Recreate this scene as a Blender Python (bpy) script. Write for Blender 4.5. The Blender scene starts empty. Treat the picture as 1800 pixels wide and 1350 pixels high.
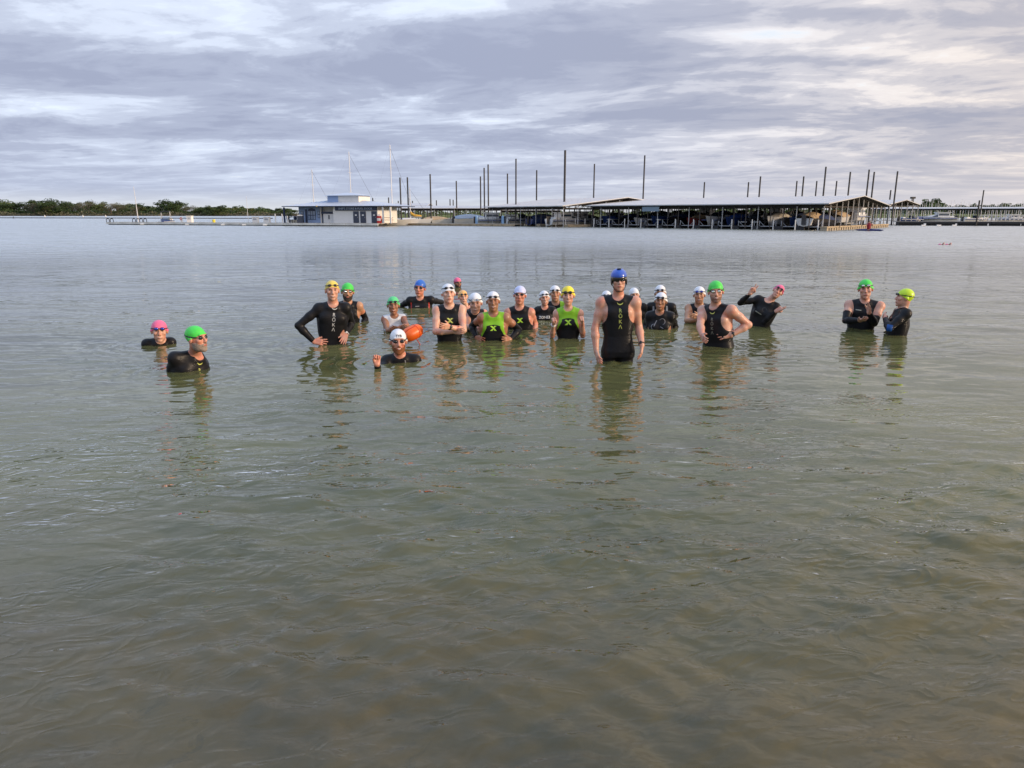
import bpy, math, random
import numpy as np
from mathutils import Vector, Matrix
from mathutils.bvhtree import BVHTree

SC = bpy.context.scene
COL = SC.collection
R = math.radians

# ------------------------------------------------------------------ camera
CAM_H = 1.70
FPX = 1250.0                       # focal length in photo pixels (photo 1800 x 1350)
HORIZON = 376.0
PITCH = math.atan((675.0 - HORIZON) / FPX)
SP, CP = math.sin(PITCH), math.cos(PITCH)
cam_data = bpy.data.cameras.new('camera')
cam = bpy.data.objects.new('camera', cam_data)
COL.objects.link(cam)
cam.location = (0, 0, CAM_H)
cam.rotation_euler = (math.pi / 2 - PITCH, 0, 0)
cam_data.sensor_width = 36
cam_data.lens = FPX / 1800 * 36
cam_data.clip_start = 0.05
cam_data.clip_end = 9000
SC.camera = cam

# ------------------------------------------------------------------ light
SUN_AZ = R(108)                    # clockwise from +Y (the way the camera looks)
SUN_EL = R(13)
sun_data = bpy.data.lights.new('sun', 'SUN')
sun_data.energy = 2.7
sun_data.angle = R(6)
sun_data.color = (1.0, 0.76, 0.53)
sun = bpy.data.objects.new('sun', sun_data)
COL.objects.link(sun)
sdir = Vector((math.sin(SUN_AZ) * math.cos(SUN_EL), math.cos(SUN_AZ) * math.cos(SUN_EL), math.sin(SUN_EL)))
sun.rotation_euler = sdir.to_track_quat('Z', 'Y').to_euler()
sun.location = (60, -20, 30)

vs = SC.view_settings
vs.view_transform = 'Standard'
vs.look = 'None'
vs.exposure = 0.34
vs.gamma = 1
vs.use_curve_mapping = False
SC.render.film_transparent = False
SC.cycles.max_bounces = 6
SC.cycles.diffuse_bounces = 2
SC.cycles.glossy_bounces = 3
SC.cycles.transparent_max_bounces = 8
SC.cycles.caustics_reflective = False
SC.cycles.caustics_refractive = False
SC.cycles.use_denoising = True

# ------------------------------------------------------------------ node helper
class NT:
    def __init__(s, tree):
        s.t = tree
        s.n = tree.nodes
        s.l = tree.links
    def new(s, typ, **kw):
        nd = s.n.new(typ)
        for k, v in kw.items():
            setattr(nd, k, v)
        return nd
    def put(s, sock, v):
        if v is None: return
        if hasattr(v, 'is_output') or isinstance(v, bpy.types.NodeSocket):
            s.l.new(v, sock)
        else:
            sock.default_value = v
    def math(s, op, a, b=None, c=None, clamp=False):
        nd = s.new('ShaderNodeMath', operation=op, use_clamp=clamp)
        s.put(nd.inputs[0], a)
        if b is not None: s.put(nd.inputs[1], b)
        if c is not None: s.put(nd.inputs[2], c)
        return nd.outputs[0]
    def vmath(s, op, a, b=None, out=0):
        nd = s.new('ShaderNodeVectorMath', operation=op)
        s.put(nd.inputs[0], a)
        if b is not None: s.put(nd.inputs[1], b)
        return nd.outputs[out]
    def mixc(s, f, a, b, blend='MIX'):
        nd = s.new('ShaderNodeMix', data_type='RGBA', blend_type=blend)
        s.put(nd.inputs[0], f); s.put(nd.inputs[6], a); s.put(nd.inputs[7], b)
        return nd.outputs[2]
    def sep(s, v):
        nd = s.new('ShaderNodeSeparateXYZ'); s.put(nd.inputs[0], v)
        return nd.outputs
    def comb(s, x, y, z):
        nd = s.new('ShaderNodeCombineXYZ')
        s.put(nd.inputs[0], x); s.put(nd.inputs[1], y); s.put(nd.inputs[2], z)
        return nd.outputs[0]
    def noise(s, vec, scale=1, detail=4, rough=.5, dist=0, out=0, lac=2.0):
        nd = s.new('ShaderNodeTexNoise')
        s.put(nd.inputs['Vector'], vec)
        nd.inputs['Scale'].default_value = scale
        nd.inputs['Detail'].default_value = detail
        nd.inputs['Roughness'].default_value = rough
        nd.inputs['Distortion'].default_value = dist
        nd.inputs['Lacunarity'].default_value = lac
        return nd.outputs[out]
    def ramp(s, f, stops, interp='LINEAR'):
        nd = s.new('ShaderNodeValToRGB')
        nd.color_ramp.interpolation = interp
        e = nd.color_ramp.elements
        while len(e) < len(stops): e.new(0.5)
        for el, (p, c) in zip(e, stops):
            el.position = p
            el.color = (c, c, c, 1) if isinstance(c, (int, float)) else (*c, 1)
        s.put(nd.inputs[0], f)
        return nd.outputs[0]
    def smooth(s, v, a, b, lo=0.0, hi=1.0):
        nd = s.new('ShaderNodeMapRange', interpolation_type='SMOOTHSTEP')
        s.put(nd.inputs[0], v)
        for i, x in enumerate((a, b, lo, hi)): nd.inputs[i + 1].default_value = x
        return nd.outputs[0]

def srgb(r, g, b):
    def f(c):
        c /= 255.0
        return c / 12.92 if c <= .04045 else ((c + .055) / 1.055) ** 2.4
    return (f(r), f(g), f(b))

# ------------------------------------------------------------------ sky
world = bpy.data.worlds.new('World')
SC.world = world
world.use_nodes = True
world.node_tree.nodes.clear()
w = NT(world.node_tree)
STR = 0.1
tc = w.new('ShaderNodeTexCoord')
D = tc.outputs['Generated']
dx, dy, dz = w.sep(D)
sky = w.new('ShaderNodeTexSky', sky_type='NISHITA', sun_disc=False)
sky.sun_elevation = SUN_EL
sky.sun_rotation = SUN_AZ
sky.altitude = 0; sky.air_density = 1.0; sky.dust_density = 1.5; sky.ozone_density = 1.0
zz = w.math('ADD', w.math('MAXIMUM', dz, 0.0), 0.085)
px = w.math('DIVIDE', dx, zz)
py = w.math('DIVIDE', dy, zz)
# cloud deck seen in perspective: plane coordinates
P = w.comb(w.math("MULTIPLY", px, 0.76), w.math('ADD', py, w.math('MULTIPLY', px, 0.10)), 0.0)
warp = w.noise(P, 0.55, 3, .5, out=1)
Pw = w.vmath('ADD', P, w.vmath('MULTIPLY', w.vmath('SUBTRACT', warp, (.5, .5, .5)), (1.25, 0.95, 0)))
Pb = w.vmath('ADD', Pw, (3.7, 1.3, 0.0))
n_big = w.noise(Pb, 0.9, 2.5, .50)
n_mid = w.noise(w.vmath('ADD', Pw, (11.2, 5.1, 2.0)), 2.3, 6, .6)
n_fine = w.noise(w.vmath('ADD', Pw, (1.2, 8.1, 4.0)), 6.0, 5, .62)
dens = w.math('ADD', w.math('MULTIPLY', n_big, 0.40), w.math('ADD', w.math('MULTIPLY', n_mid, 0.40), w.math('MULTIPLY', n_fine, 0.20)))
# breaks in the deck, each at its own place on the cloud plane (elliptical, ragged)
def blob(cx, cy, rx, ry, amp):
    # cx, cy in plane coordinates
    a = w.math('DIVIDE', w.math('SUBTRACT', px, cx), rx)
    b = w.math('DIVIDE', w.math('SUBTRACT', py, cy), ry)
    r2 = w.math('ADD', w.math('MULTIPLY', a, a), w.math('MULTIPLY', b, b))
    e = w.math('EXPONENT', w.math('MULTIPLY', r2, -1.0))
    return w.math('MULTIPLY', e, amp)
def plane_uv(u, v):
    xc, yc = (u - 900) / FPX, (675 - v) / FPX
    d = Vector((xc, CP + yc * SP, -SP + yc * CP)).normalized()
    z = max(d.z, 0) + 0.085
    return d.x / z, d.y / z
acc = None
for (u, v, ru, rv, amp) in ((1330, 62, .30, .13, .19), (1440, 150, .45, .09, .08), (815, 8, .30, .12, .17), (700, 175, .30, .09, .07),
                            (330, 60, .25, .10, -.02), (560, 85, .5, .10, .055), (760, 190, .3, .16, .06), (1660, 95, .45, .15, .10), (1600, 178, .5, .15, .10), (120, 20, .3, .1, .0),
                            (1380, 230, .5, .22, .07), (200, 185, .6, .25, .06), (500, 255, .8, .4, .05),
                            (380, 120, .9, .22, -.06), (880, 110, .8, .25, -.05), (1100, 200, .7, .22, -.055), (1250, 40, .5, .1, -.03),
                            (250, 225, 1.0, .35, -.05), (850, 245, 1.2, .35, -.045), (1500, 25, .8, .1, -.06), (1650, 250, .9, .4, -.02), (1700, 270, .9, .3, .04), (1500, 110, .4, .08, -.06)):
    cx, cy = plane_uv(u, v)
    g = blob(cx, cy, ru, rv, -amp)
    acc = g if acc is None else w.math('ADD', acc, g)
dens2 = w.math('ADD', dens, acc)
t = w.ramp(dens2, [(0.33, 1.0), (0.405, 0.74), (0.465, 0.42), (0.53, 0.14), (0.61, 0.0)], 'EASE')
# contrast dies towards the horizon
hz = w.smooth(dz, 0.0, 0.12)
t = w.math('ADD', w.math('MULTIPLY', t, w.math('ADD', w.math('MULTIPLY', hz, 0.60), 0.40)), w.math('MULTIPLY', w.math('SUBTRACT', 1.0, hz), 0.20))
side = w.smooth(dx, -0.15, 0.75)
dark = w.mixc(side, (*[c / STR for c in srgb(150, 158, 181)], 1), (*[c / STR for c in srgb(155, 157, 171)], 1))
lite = w.mixc(side, (*[c / STR for c in srgb(216, 226, 243)], 1), (*[c / STR for c in srgb(246, 232, 218)], 1))
cl = w.mixc(t, dark, lite)
# thin parts let the clear sky through
gap = w.smooth(dens2, 0.395, 0.31)
skyc = w.mixc(1.0, sky.outputs[0], (1.35, 1.35, 1.35, 1), 'MULTIPLY')
skyc = w.mixc(0.62, skyc, (*[c / STR for c in srgb(236, 243, 255)], 1))
cl = w.mixc(w.math('MULTIPLY', gap, 0.9), cl, skyc)
# pale clear strip low on the horizon
low = w.smooth(dz, 0.035, 0.0)
lowc = w.mixc(side, (*[c / STR for c in srgb(205, 207, 208)], 1), (*[c / STR for c in srgb(206, 200, 203)], 1))
cl = w.mixc(w.math('MULTIPLY', low, 0.75), cl, lowc)
# overhead the deck thins and lets more of the blue through
hi_ = w.math('MULTIPLY', w.smooth(dz, 0.26, 0.75), w.math('SUBTRACT', 1.0, w.math('MULTIPLY', side, 0.75)))
cl = w.mixc(w.math('MULTIPLY', hi_, 0.48), cl, (*[c / STR for c in srgb(140, 178, 222)], 1))
cl = w.mixc(1.0, cl, w.comb(*([w.smooth(dz, 0.17, 0.7, 1.0, 1.55)] * 3)), 'MULTIPLY')
# the deck is thinner and brighter on the sun's side
sd = w.vmath('DOT_PRODUCT', D, tuple(sdir), out=1)
glow = w.smooth(sd, 0.2, 1.0)
cl = w.mixc(w.math('MULTIPLY', glow, 0.55), cl, (*[c / STR for c in (1.25, 0.98, 0.76)], 1))
bg = w.new('ShaderNodeBackground')
w.l.new(cl, bg.inputs[0])
bg.inputs[1].default_value = STR
wo = w.new('ShaderNodeOutputWorld')
w.l.new(bg.outputs[0], wo.inputs[0])

# ------------------------------------------------------------------ pixel -> place helpers (used to read sizes off the photograph)
def ray(u, v):
    xc, yc = (u - 900.0) / FPX, (675.0 - v) / FPX
    return Vector((xc, CP + yc * SP, -SP + yc * CP))
def on_water(u, v, z=0.0):
    d = ray(u, v)
    t = (z - CAM_H) / d.z
    return Vector((d.x * t, d.y * t, z))
def at(u, v, Y):
    d = ray(u, v)
    t = Y / d.y
    return Vector((d.x * t, Y, CAM_H + d.z * t))

def bed_z(y):
    return -np.interp(y, [-3, 0.2, 1.5, 3.0, 8.0, 12.0, 17.0, 40.0, 120.0], [-.9, 0.0, 0.22, 0.40, 0.90, 1.2, 1.6, 2.6, 4.0])

# ------------------------------------------------------------------ materials
MATS = {}
def mat(name, col=(.5, .5, .5), rough=.6, spec=.5, metal=0, noise=0.0, nscale=20, bump=0.0, bscale=60, coat=0, emis=None):
    if name in MATS: return MATS[name]
    m = bpy.data.materials.new(name); m.use_nodes = True
    n = NT(m.node_tree)
    b = n.n['Principled BSDF']
    b.inputs['Base Color'].default_value = (*col, 1)
    b.inputs['Roughness'].default_value = rough
    b.inputs['Specular IOR Level'].default_value = spec
    b.inputs['Metallic'].default_value = metal
    b.inputs['Coat Weight'].default_value = coat
    if noise:
        t = n.new('ShaderNodeTexCoord')
        f = n.noise(t.outputs['Object'], nscale, 5, .6)
        c = n.mixc(n.smooth(f, .3, .7), (*[x * (1 - noise) for x in col], 1), (*[min(1, x * (1 + noise)) for x in col], 1))
        n.l.new(c, b.inputs['Base Color'])
    if bump:
        t = n.new('ShaderNodeTexCoord')
        f = n.noise(t.outputs['Object'], bscale, 3, .5)
        bm = n.new('ShaderNodeBump'); bm.inputs['Strength'].default_value = bump; bm.inputs['Distance'].default_value = .01
        n.l.new(f, bm.inputs['Height']); n.l.new(bm.outputs[0], b.inputs['Normal'])
    MATS[name] = m
    return m

def tag(o, label=None, cat=None, group=None, kind=None):
    if label: o['label'] = label
    if cat: o['category'] = cat
    if group: o['group'] = group
    if kind: o['kind'] = kind
    return o

def mesh_obj(name, verts, faces, material=None, parent=None, smooth=False, mats=None, midx=None):
    me = bpy.data.meshes.new(name)
    if isinstance(verts, np.ndarray) and isinstance(faces, np.ndarray) and len(faces):
        k = faces.shape[1]
        me.vertices.add(len(verts)); me.vertices.foreach_set('co', np.ascontiguousarray(verts, dtype=np.float32).ravel())
        me.loops.add(faces.size); me.loops.foreach_set('vertex_index', np.ascontiguousarray(faces, dtype=np.int32).ravel())
        me.polygons.add(len(faces))
        me.polygons.foreach_set('loop_start', np.arange(0, faces.size, k, dtype=np.int32))
        me.update(calc_edges=True)
    else:
        me.from_pydata([tuple(v) for v in verts], [], [tuple(f) for f in faces])
        me.update()
    for m in (mats or ([material] if material else [])): me.materials.append(m)
    if midx is not None: me.polygons.foreach_set('material_index', np.asarray(midx, dtype=np.int32))
    if smooth: me.polygons.foreach_set('use_smooth', np.ones(len(me.polygons), dtype=bool))
    o = bpy.data.objects.new(name, me)
    COL.objects.link(o)
    if parent is not None: o.parent = parent
    return o

# ------------------------------------------------------------------ lake surface
RINGS = [(582, 607), (611, 568), (693, 582), (739, 542), (705, 639), (664, 640), (805, 506), (790, 601), (838, 583), (867, 600), (915, 580), (957, 563), (998, 597), (1086, 637), (1051, 637), (1127, 636), (1160, 580), (1229, 567),
         (1263, 610), (1332, 575), (1512, 579), (1575, 590), (279, 607), (325, 654), (728, 600)]
def build_lake():
    rng = np.random.default_rng(7)
    r0, r1, nr = 0.7, 260.0, 940
    rr = r0 * (r1 / r0) ** (np.linspace(0, 1, nr))
    rr = np.concatenate([rr, np.geomspace(r1 * 1.05, 5000, 14)])
    nc = 860
    th = np.linspace(R(-58), R(58), nc)
    RR, TH = np.meshgrid(rr, th, indexing='ij')
    X = RR * np.sin(TH); Y = RR * np.cos(TH)
    dr = np.gradient(rr)[:, None]
    dc = RR * (th[1] - th[0])
    Z = np.zeros_like(X)
    NEARW = np.clip((7.6 - RR) / 3.5, 0, 1)
    PAW = 0.5 + 0.5 * np.sin(X * .9 + 1.3 * np.sin(Y * .55 + .4) + .7) * np.sin(Y * .8 + 1.1 * np.sin(X * .6))
    PAW = 0.45 + 1.0 * PAW ** 1.3 + .35 * np.clip((X + .2 * Y) / 4, -.4, 1)
    n = 130
    lam = np.exp(rng.uniform(np.log(0.075), np.log(2.4), n))
    for i in range(n):
        l = lam[i]
        spread = 0.42 if l > .5 else 0.62
        a = rng.normal(0.18, spread)                # crests run roughly across the view
        k = 2 * math.pi / l
        kx, ky = k * math.sin(a), k * math.cos(a)
        ph = rng.uniform(0, 6.283)
        slope = 0.0056 * (0.55 if l > 1.2 else 1.0)
        short = l < .34
        amp = slope / k * 1.4
        fade = np.clip((l / np.maximum(dr * abs(math.cos(a)), dc * abs(math.sin(a))) - 2.5) / 3.0, 0, 1)
        # groups of waves: amplitude varies slowly over the surface
        g = 0.62 + 0.55 * np.sin(X * (k * .07) * math.cos(ph) + Y * (k * .06) * math.sin(ph) + ph * 3)
        if short: g = g * PAW
        if l < .6: g = g * (1 + 2.9 * NEARW)
        Z += amp * fade * g * np.sin(kx * X + ky * Y + ph + 0.5 * np.sin(0.35 * k * (X * math.cos(a) - Y * math.sin(a)) * .3 + ph))
    # cat's paws: ruffled and calm patches
    pm = 0.5 + 0.5 * np.sin(X * .9 + 1.3 * np.sin(Y * .55 + .4) + .7) * np.sin(Y * .8 + 1.1 * np.sin(X * .6))
    pm2 = 0.5 + 0.5 * np.sin(X * .21 + Y * .33 + 2 * np.sin(Y * .12))
    Z *= 0.62 + 0.5 * pm * (0.5 + pm2)
    near = np.clip((RR - 1.0) / 3.0, 0, 1)
    Z *= 0.75 + 0.25 * near
    # faint rings spreading from each swimmer
    for (u, v) in RINGS:
        c = on_water(u, v); d = np.hypot(X - c.x, Y - c.y - .05)
        m = (d < 1.6) & (d > .02)
        dm = d[m]
        Z[m] += .0075 * np.exp(-((dm - .35) / .55) ** 2) * np.sin(dm * 2 * math.pi / .19 + u) * (0.6 + .4 * np.sin(np.arctan2(Y[m] - c.y, X[m] - c.x) * 3 + u))
    V = np.stack([X.ravel(), Y.ravel(), Z.ravel()], 1)
    idx = np.arange(len(rr) * nc).reshape(len(rr), nc)
    F = np.stack([idx[:-1, :-1].ravel(), idx[:-1, 1:].ravel(), idx[1:, 1:].ravel(), idx[1:, :-1].ravel()], 1)
    m = bpy.data.materials.new('lake_water'); m.use_nodes = True
    q = NT(m.node_tree); q.n.clear()
    geo = q.new('ShaderNodeNewGeometry')
    pos = geo.outputs['Position']
    x, y, z = q.sep(pos)
    dist = q.vmath('LENGTH', pos, out=1)
    # fine ripples, longer across the view than along it
    v1 = q.comb(q.math('MULTIPLY', x, 0.42), y, 0.0)
    b1 = q.math('ADD', q.noise(v1, 6.5, 0.8, .45, .6), q.math('MULTIPLY', q.noise(v1, 17.0, 0.5, .4, .8), q.smooth(dist, 2.0, 7.0, 0.30, 0.10)))
    v2 = q.comb(q.math('MULTIPLY', x, 0.30), q.math('ADD', y, q.math('MULTIPLY', x, .06)), 3.0)
    b2 = q.noise(v2, 1.5, 4, .55, .3)
    far = q.smooth(dist, 6.0, 60.0)
    nearf = q.smooth(dist, 7.5, 3.5, 1.0, 1.9)
    patch = q.smooth(q.noise(v2, 0.35, 2, .5), .38, .64, 0.25, 1.35)
    # capillary ripples, strongest a few metres out, in drifting patches
    v3 = q.comb(q.math('MULTIPLY', x, 0.55), q.math('SUBTRACT', y, q.math('MULTIPLY', x, .12)), 1.0)
    c1 = q.noise(v3, 10.0, 1.2, .5, 1.1)
    ridge = q.math('ABSOLUTE', q.math('SUBTRACT', c1, 0.5))
    capp = q.smooth(q.noise(v3, 0.55, 2, .5, .6), .40, .62, 0.12, 1.0)
    capd = q.math('MULTIPLY', q.smooth(dist, 1.6, 4.0, 0.25, 1.0), q.smooth(dist, 8.5, 5.8))
    cap = q.math('MULTIPLY', q.math('MULTIPLY', ridge, capp), q.math('MULTIPLY', capd, -0.027))
    hgt = q.math('ADD', q.math('MULTIPLY', b1, q.math('MULTIPLY', q.math('MULTIPLY', patch, nearf), 0.0145)), q.math('ADD', cap, q.math('MULTIPLY', b2, q.math('MULTIPLY', far, 0.17))))
    bump = q.new('ShaderNodeBump'); bump.inputs['Strength'].default_value = 1.0; bump.inputs['Distance'].default_value = 1.0
    q.l.new(hgt, bump.inputs['Height'])
    fr = q.new('ShaderNodeFresnel'); fr.inputs[0].default_value = 1.46
    q.l.new(bump.outputs[0], fr.inputs['Normal'])
    gl = q.new('ShaderNodeBsdfGlossy'); q.l.new(q.smooth(dist, 12.0, 60.0, 0.008, 0.33), gl.inputs['Roughness'])
    gl.inputs['Color'].default_value = (.97, .98, 1, 1)
    q.l.new(bump.outputs[0], gl.inputs['Normal'])
    df = q.new('ShaderNodeBsdfDiffuse')
    silt = q.noise(q.comb(q.math('MULTIPLY', x, .6), y, 0.0), 0.55, 3, .55)
    murk = q.mixc(q.smooth(silt, .35, .68), (0.094, 0.100, 0.038, 1), (0.138, 0.140, 0.056, 1))
    # stirred up silt near the shore
    siltn = q.noise(q.comb(q.math('MULTIPLY', x, .5), y, 4.0), 0.9, 4, .6, .6)
    shore = q.smooth(q.math('ADD', y, q.math('MULTIPLY', siltn, 3.2)), 6.4, 3.0)
    murk = q.mixc(q.math('MULTIPLY', shore, .8), murk, (0.118, 0.092, 0.036, 1))
    murk = q.mixc(q.smooth(siltn, .52, .66, 0, .45), murk, (0.055, 0.055, 0.020, 1))
    q.l.new(murk, df.inputs['Color'])
    tr = q.new('ShaderNodeBsdfTransparent'); tr.inputs['Color'].default_value = (.80, .70, .45, 1)
    # how much of the bed shows: falls off with the depth of the water (the bed slopes away from the shore)
    T = q.math('EXPONENT', q.math('MULTIPLY', q.math('MAXIMUM', q.math('SUBTRACT', y, 0.6), 0), -0.50))
    body = q.new('ShaderNodeMixShader'); q.put(body.inputs[0], q.math('MULTIPLY', T, 0.9)); q.l.new(df.outputs[0], body.inputs[1]); q.l.new(tr.outputs[0], body.inputs[2])
    mx = q.new('ShaderNodeMixShader')
    q.l.new(fr.outputs[0], mx.inputs[0]); q.l.new(body.outputs[0], mx.inputs[1]); q.l.new(gl.outputs[0], mx.inputs[2])
    out = q.new('ShaderNodeOutputMaterial'); q.l.new(mx.outputs[0], out.inputs[0])
    o = mesh_obj('lake_water', V, F, m, smooth=True)
    tag(o, 'murky green brown lake water with small ripples', None, None, 'structure')
    # the bed and the shore the camera stands on
    ys = np.concatenate([np.linspace(-14, 0, 10), np.linspace(0.3, 14, 90), np.geomspace(15, 5200, 30)])
    xs = np.concatenate([-np.geomspace(5200, 10, 20), np.linspace(-9, 9, 110), np.geomspace(10, 5200, 20)])
    XX, YY = np.meshgrid(xs, ys)
    ZZ = bed_z(YY) + 0.015 * np.sin(XX * 2.1 + np.sin(YY * 3)) * np.sin(YY * 2.6 + XX) - 0.012
    V = np.stack([XX.ravel(), YY.ravel(), ZZ.ravel()], 1)
    idx = np.arange(len(ys) * len(xs)).reshape(len(ys), len(xs))
    F = np.stack([idx[:-1, :-1].ravel(), idx[:-1, 1:].ravel(), idx[1:, 1:].ravel(), idx[1:, :-1].ravel()], 1)
    mb = bpy.data.materials.new('silty_bed'); mb.use_nodes = True
    q = NT(mb.node_tree); b = q.n['Principled BSDF']
    tcn = q.new('ShaderNodeTexCoord')
    f1 = q.noise(tcn.outputs['Object'], 1.1, 5, .6)
    f2 = q.noise(tcn.outputs['Object'], 5, 4, .6, 1.0)
    c = q.mixc(q.smooth(f1, .42, .58), (.10, .07, .035, 1), (.55, .42, .20, 1))
    c = q.mixc(q.smooth(f2, .56, .70), c, (.05, .045, .03, 1))
    q.l.new(c, b.inputs['Base Color']); b.inputs['Roughness'].default_value = .9
    o2 = mesh_obj('lake_bed', V, F, mb, smooth=True)
    tag(o2, 'brown silty bed of the lake seen through the shallow water', None, None, 'structure')
build_lake()

# ================================================================== people
def smin(a, b, k):
    h = np.maximum(k - np.abs(a - b), 0) / k
    return np.minimum(a, b) - h * h * k * .25

class Prim:
    """one piece of a body: a distance function with a bounding box and a blend radius"""
    def __init__(s, fn, lo, hi, k, grp, neg=False):
        s.fn, s.lo, s.hi, s.k, s.grp, s.neg = fn, np.array(lo, float), np.array(hi, float), k, grp, neg

def capsule(a, b, ra, rb, k=.02, grp='', neg=False):
    a = np.array(a, float); b = np.array(b, float)
    ab = b - a; L2 = max(float(ab @ ab), 1e-9); rm = max(ra, rb)
    def fn(x, y, z):
        px_, py_, pz_ = x - a[0], y - a[1], z - a[2]
        t = np.clip((px_ * ab[0] + py_ * ab[1] + pz_ * ab[2]) / L2, 0, 1)
        return np.sqrt((px_ - t * ab[0]) ** 2 + (py_ - t * ab[1]) ** 2 + (pz_ - t * ab[2]) ** 2) - (ra + (rb - ra) * t)
    return Prim(fn, np.minimum(a, b) - rm, np.maximum(a, b) + rm, k, grp, neg)

def ellips(c, r, M, k=.02, grp='', neg=False):
    """c centre (world), r radii, M 3x3 with the local axes as columns"""
    c = np.array(c, float); r = np.array(r, float); M = np.array(M, float)
    def fn(x, y, z):
        d = (x - c[0], y - c[1], z - c[2])
        q = [(d[0] * M[0, i] + d[1] * M[1, i] + d[2] * M[2, i]) / r[i] for i in range(3)]
        k0 = np.sqrt(q[0] ** 2 + q[1] ** 2 + q[2] ** 2)
        k1 = np.sqrt((q[0] / r[0]) ** 2 + (q[1] / r[1]) ** 2 + (q[2] / r[2]) ** 2) + 1e-9
        return k0 * (k0 - 1) / k1
    e = np.sqrt(((M * r) ** 2).sum(1))
    return Prim(fn, c - e, c + e, k, grp, neg)

def loft(o, M, L, zs, As, Bs, k=.03, grp='', exp=2.35):
    """elliptical trunk: origin o at its top, runs down the local -Z for L"""
    o = np.array(o, float); M = np.array(M, float)
    zs = np.array(zs); As = np.array(As); Bs = np.array(Bs)
    def fn(x, y, z):
        d = (x - o[0], y - o[1], z - o[2])
        X, Y, Z = [d[0] * M[0, i] + d[1] * M[1, i] + d[2] * M[2, i] for i in range(3)]
        t = np.clip(-Z, 0, L)
        a = np.interp(t, zs, As); b = np.interp(t, zs, Bs)
        rad = (np.abs(X / a) ** exp + np.abs(Y / b) ** exp) ** (1 / exp)
        d2 = (rad - 1) * np.minimum(a, b)
        over = np.abs(-Z - t)
        return np.where(over > 0, np.sqrt(np.maximum(d2, 0) ** 2 + over ** 2) + np.minimum(d2, 0) * (over <= 0), d2) - 0.0
    ends = np.array([o, o - M[:, 2] * L])
    e = max(As.max(), Bs.max()) + .02
    return Prim(fn, ends.min(0) - e, ends.max(0) + e, k, grp)

def evalf(prims, ax, ay, az, big=.12):
    F = np.full((len(ax), len(ay), len(az)), big, dtype=np.float32)
    for p in prims:
        m = .035 + p.k
        i0, i1 = np.searchsorted(ax, p.lo[0] - m), np.searchsorted(ax, p.hi[0] + m)
        j0, j1 = np.searchsorted(ay, p.lo[1] - m), np.searchsorted(ay, p.hi[1] + m)
        k0, k1 = np.searchsorted(az, p.lo[2] - m), np.searchsorted(az, p.hi[2] + m)
        if i1 <= i0 or j1 <= j0 or k1 <= k0: continue
        x = ax[i0:i1, None, None]; y = ay[None, j0:j1, None]; z = az[None, None, k0:k1]
        d = p.fn(x, y, z)
        sub = F[i0:i1, j0:j1, k0:k1]
        if p.neg: F[i0:i1, j0:j1, k0:k1] = -smin(-sub, d, p.k)
        else: F[i0:i1, j0:j1, k0:k1] = smin(sub, d, p.k)
    return F

def evalp(prims, P):
    """field at a few points, P (n,3)"""
    f = np.full(len(P), .3)
    for p in prims:
        d = p.fn(P[:, 0], P[:, 1], P[:, 2])
        f = -smin(-f, d, p.k) if p.neg else smin(f, d, p.k)
    return f

_CO = np.array([[i, j, k] for i in (0, 1) for j in (0, 1) for k in (0, 1)])
_ED = [(a, b) for a in range(8) for b in range(a + 1, 8) if np.abs(_CO[a] - _CO[b]).sum() == 1]
def surfnet(F, ax, ay, az, holes=()):
    S = F < 0
    nx, ny, nz = [n - 1 for n in F.shape]
    c = np.zeros((nx, ny, nz), np.int8)
    for (i, j, k) in _CO: c += S[i:i + nx, j:j + ny, k:k + nz]
    act = (c > 0) & (c < 8)
    for lo, hi in holes:
        i0, i1 = np.searchsorted(ax, lo[0]), np.searchsorted(ax, hi[0]) - 1
        j0, j1 = np.searchsorted(ay, lo[1]), np.searchsorted(ay, hi[1]) - 1
        k0, k1 = np.searchsorted(az, lo[2]), np.searchsorted(az, hi[2]) - 1
        if i1 > i0 and j1 > j0 and k1 > k0: act[i0:i1, j0:j1, k0:k1] = False
    I, J, K = np.nonzero(act)
    n = len(I)
    if n == 0: return np.zeros((0, 3)), np.zeros((0, 4), int)
    idx = np.full((nx, ny, nz), -1, np.int32); idx[I, J, K] = np.arange(n)
    V = np.stack([F[I + a, J + b, K + d] for (a, b, d) in _CO], 1)
    acc = np.zeros((n, 3)); cnt = np.zeros(n)
    for (a, b) in _ED:
        fa, fb = V[:, a], V[:, b]
        m = (fa < 0) != (fb < 0)
        t = np.where(m, fa / np.where(m, fa - fb, 1), 0)
        pos = _CO[a][None] + t[:, None] * (_CO[b] - _CO[a])[None]
        acc += pos * m[:, None]; cnt += m
    acc /= cnt[:, None]
    h = (ax[1] - ax[0], ay[1] - ay[0], az[1] - az[0])
    P = np.stack([ax[I] + acc[:, 0] * h[0], ay[J] + acc[:, 1] * h[1], az[K] + acc[:, 2] * h[2]], 1)
    Q = []
    for axis in range(3):
        o1, o2 = (axis + 1) % 3, (axis + 2) % 3
        sl0 = [slice(None)] * 3; sl1 = [slice(None)] * 3
        sl0[axis] = slice(0, -1); sl1[axis] = slice(1, None)
        d = S[tuple(sl0)] != S[tuple(sl1)]
        E = np.array(np.nonzero(d))
        ok = (E[o1] > 0) & (E[o2] > 0) & (E[o1] < F.shape[o1] - 1) & (E[o2] < F.shape[o2] - 1)
        E = E[:, ok]
        ins = S[E[0], E[1], E[2]]
        def cell(a, b):
            e = E.copy(); e[o1] -= a; e[o2] -= b
            return idx[e[0], e[1], e[2]]
        q = np.stack([cell(1, 1), cell(0, 1), cell(0, 0), cell(1, 0)], 1)
        q = np.where(ins[:, None], q, q[:, ::-1])
        Q.append(q[(q >= 0).all(1)])
    return P, np.concatenate(Q)

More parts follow.
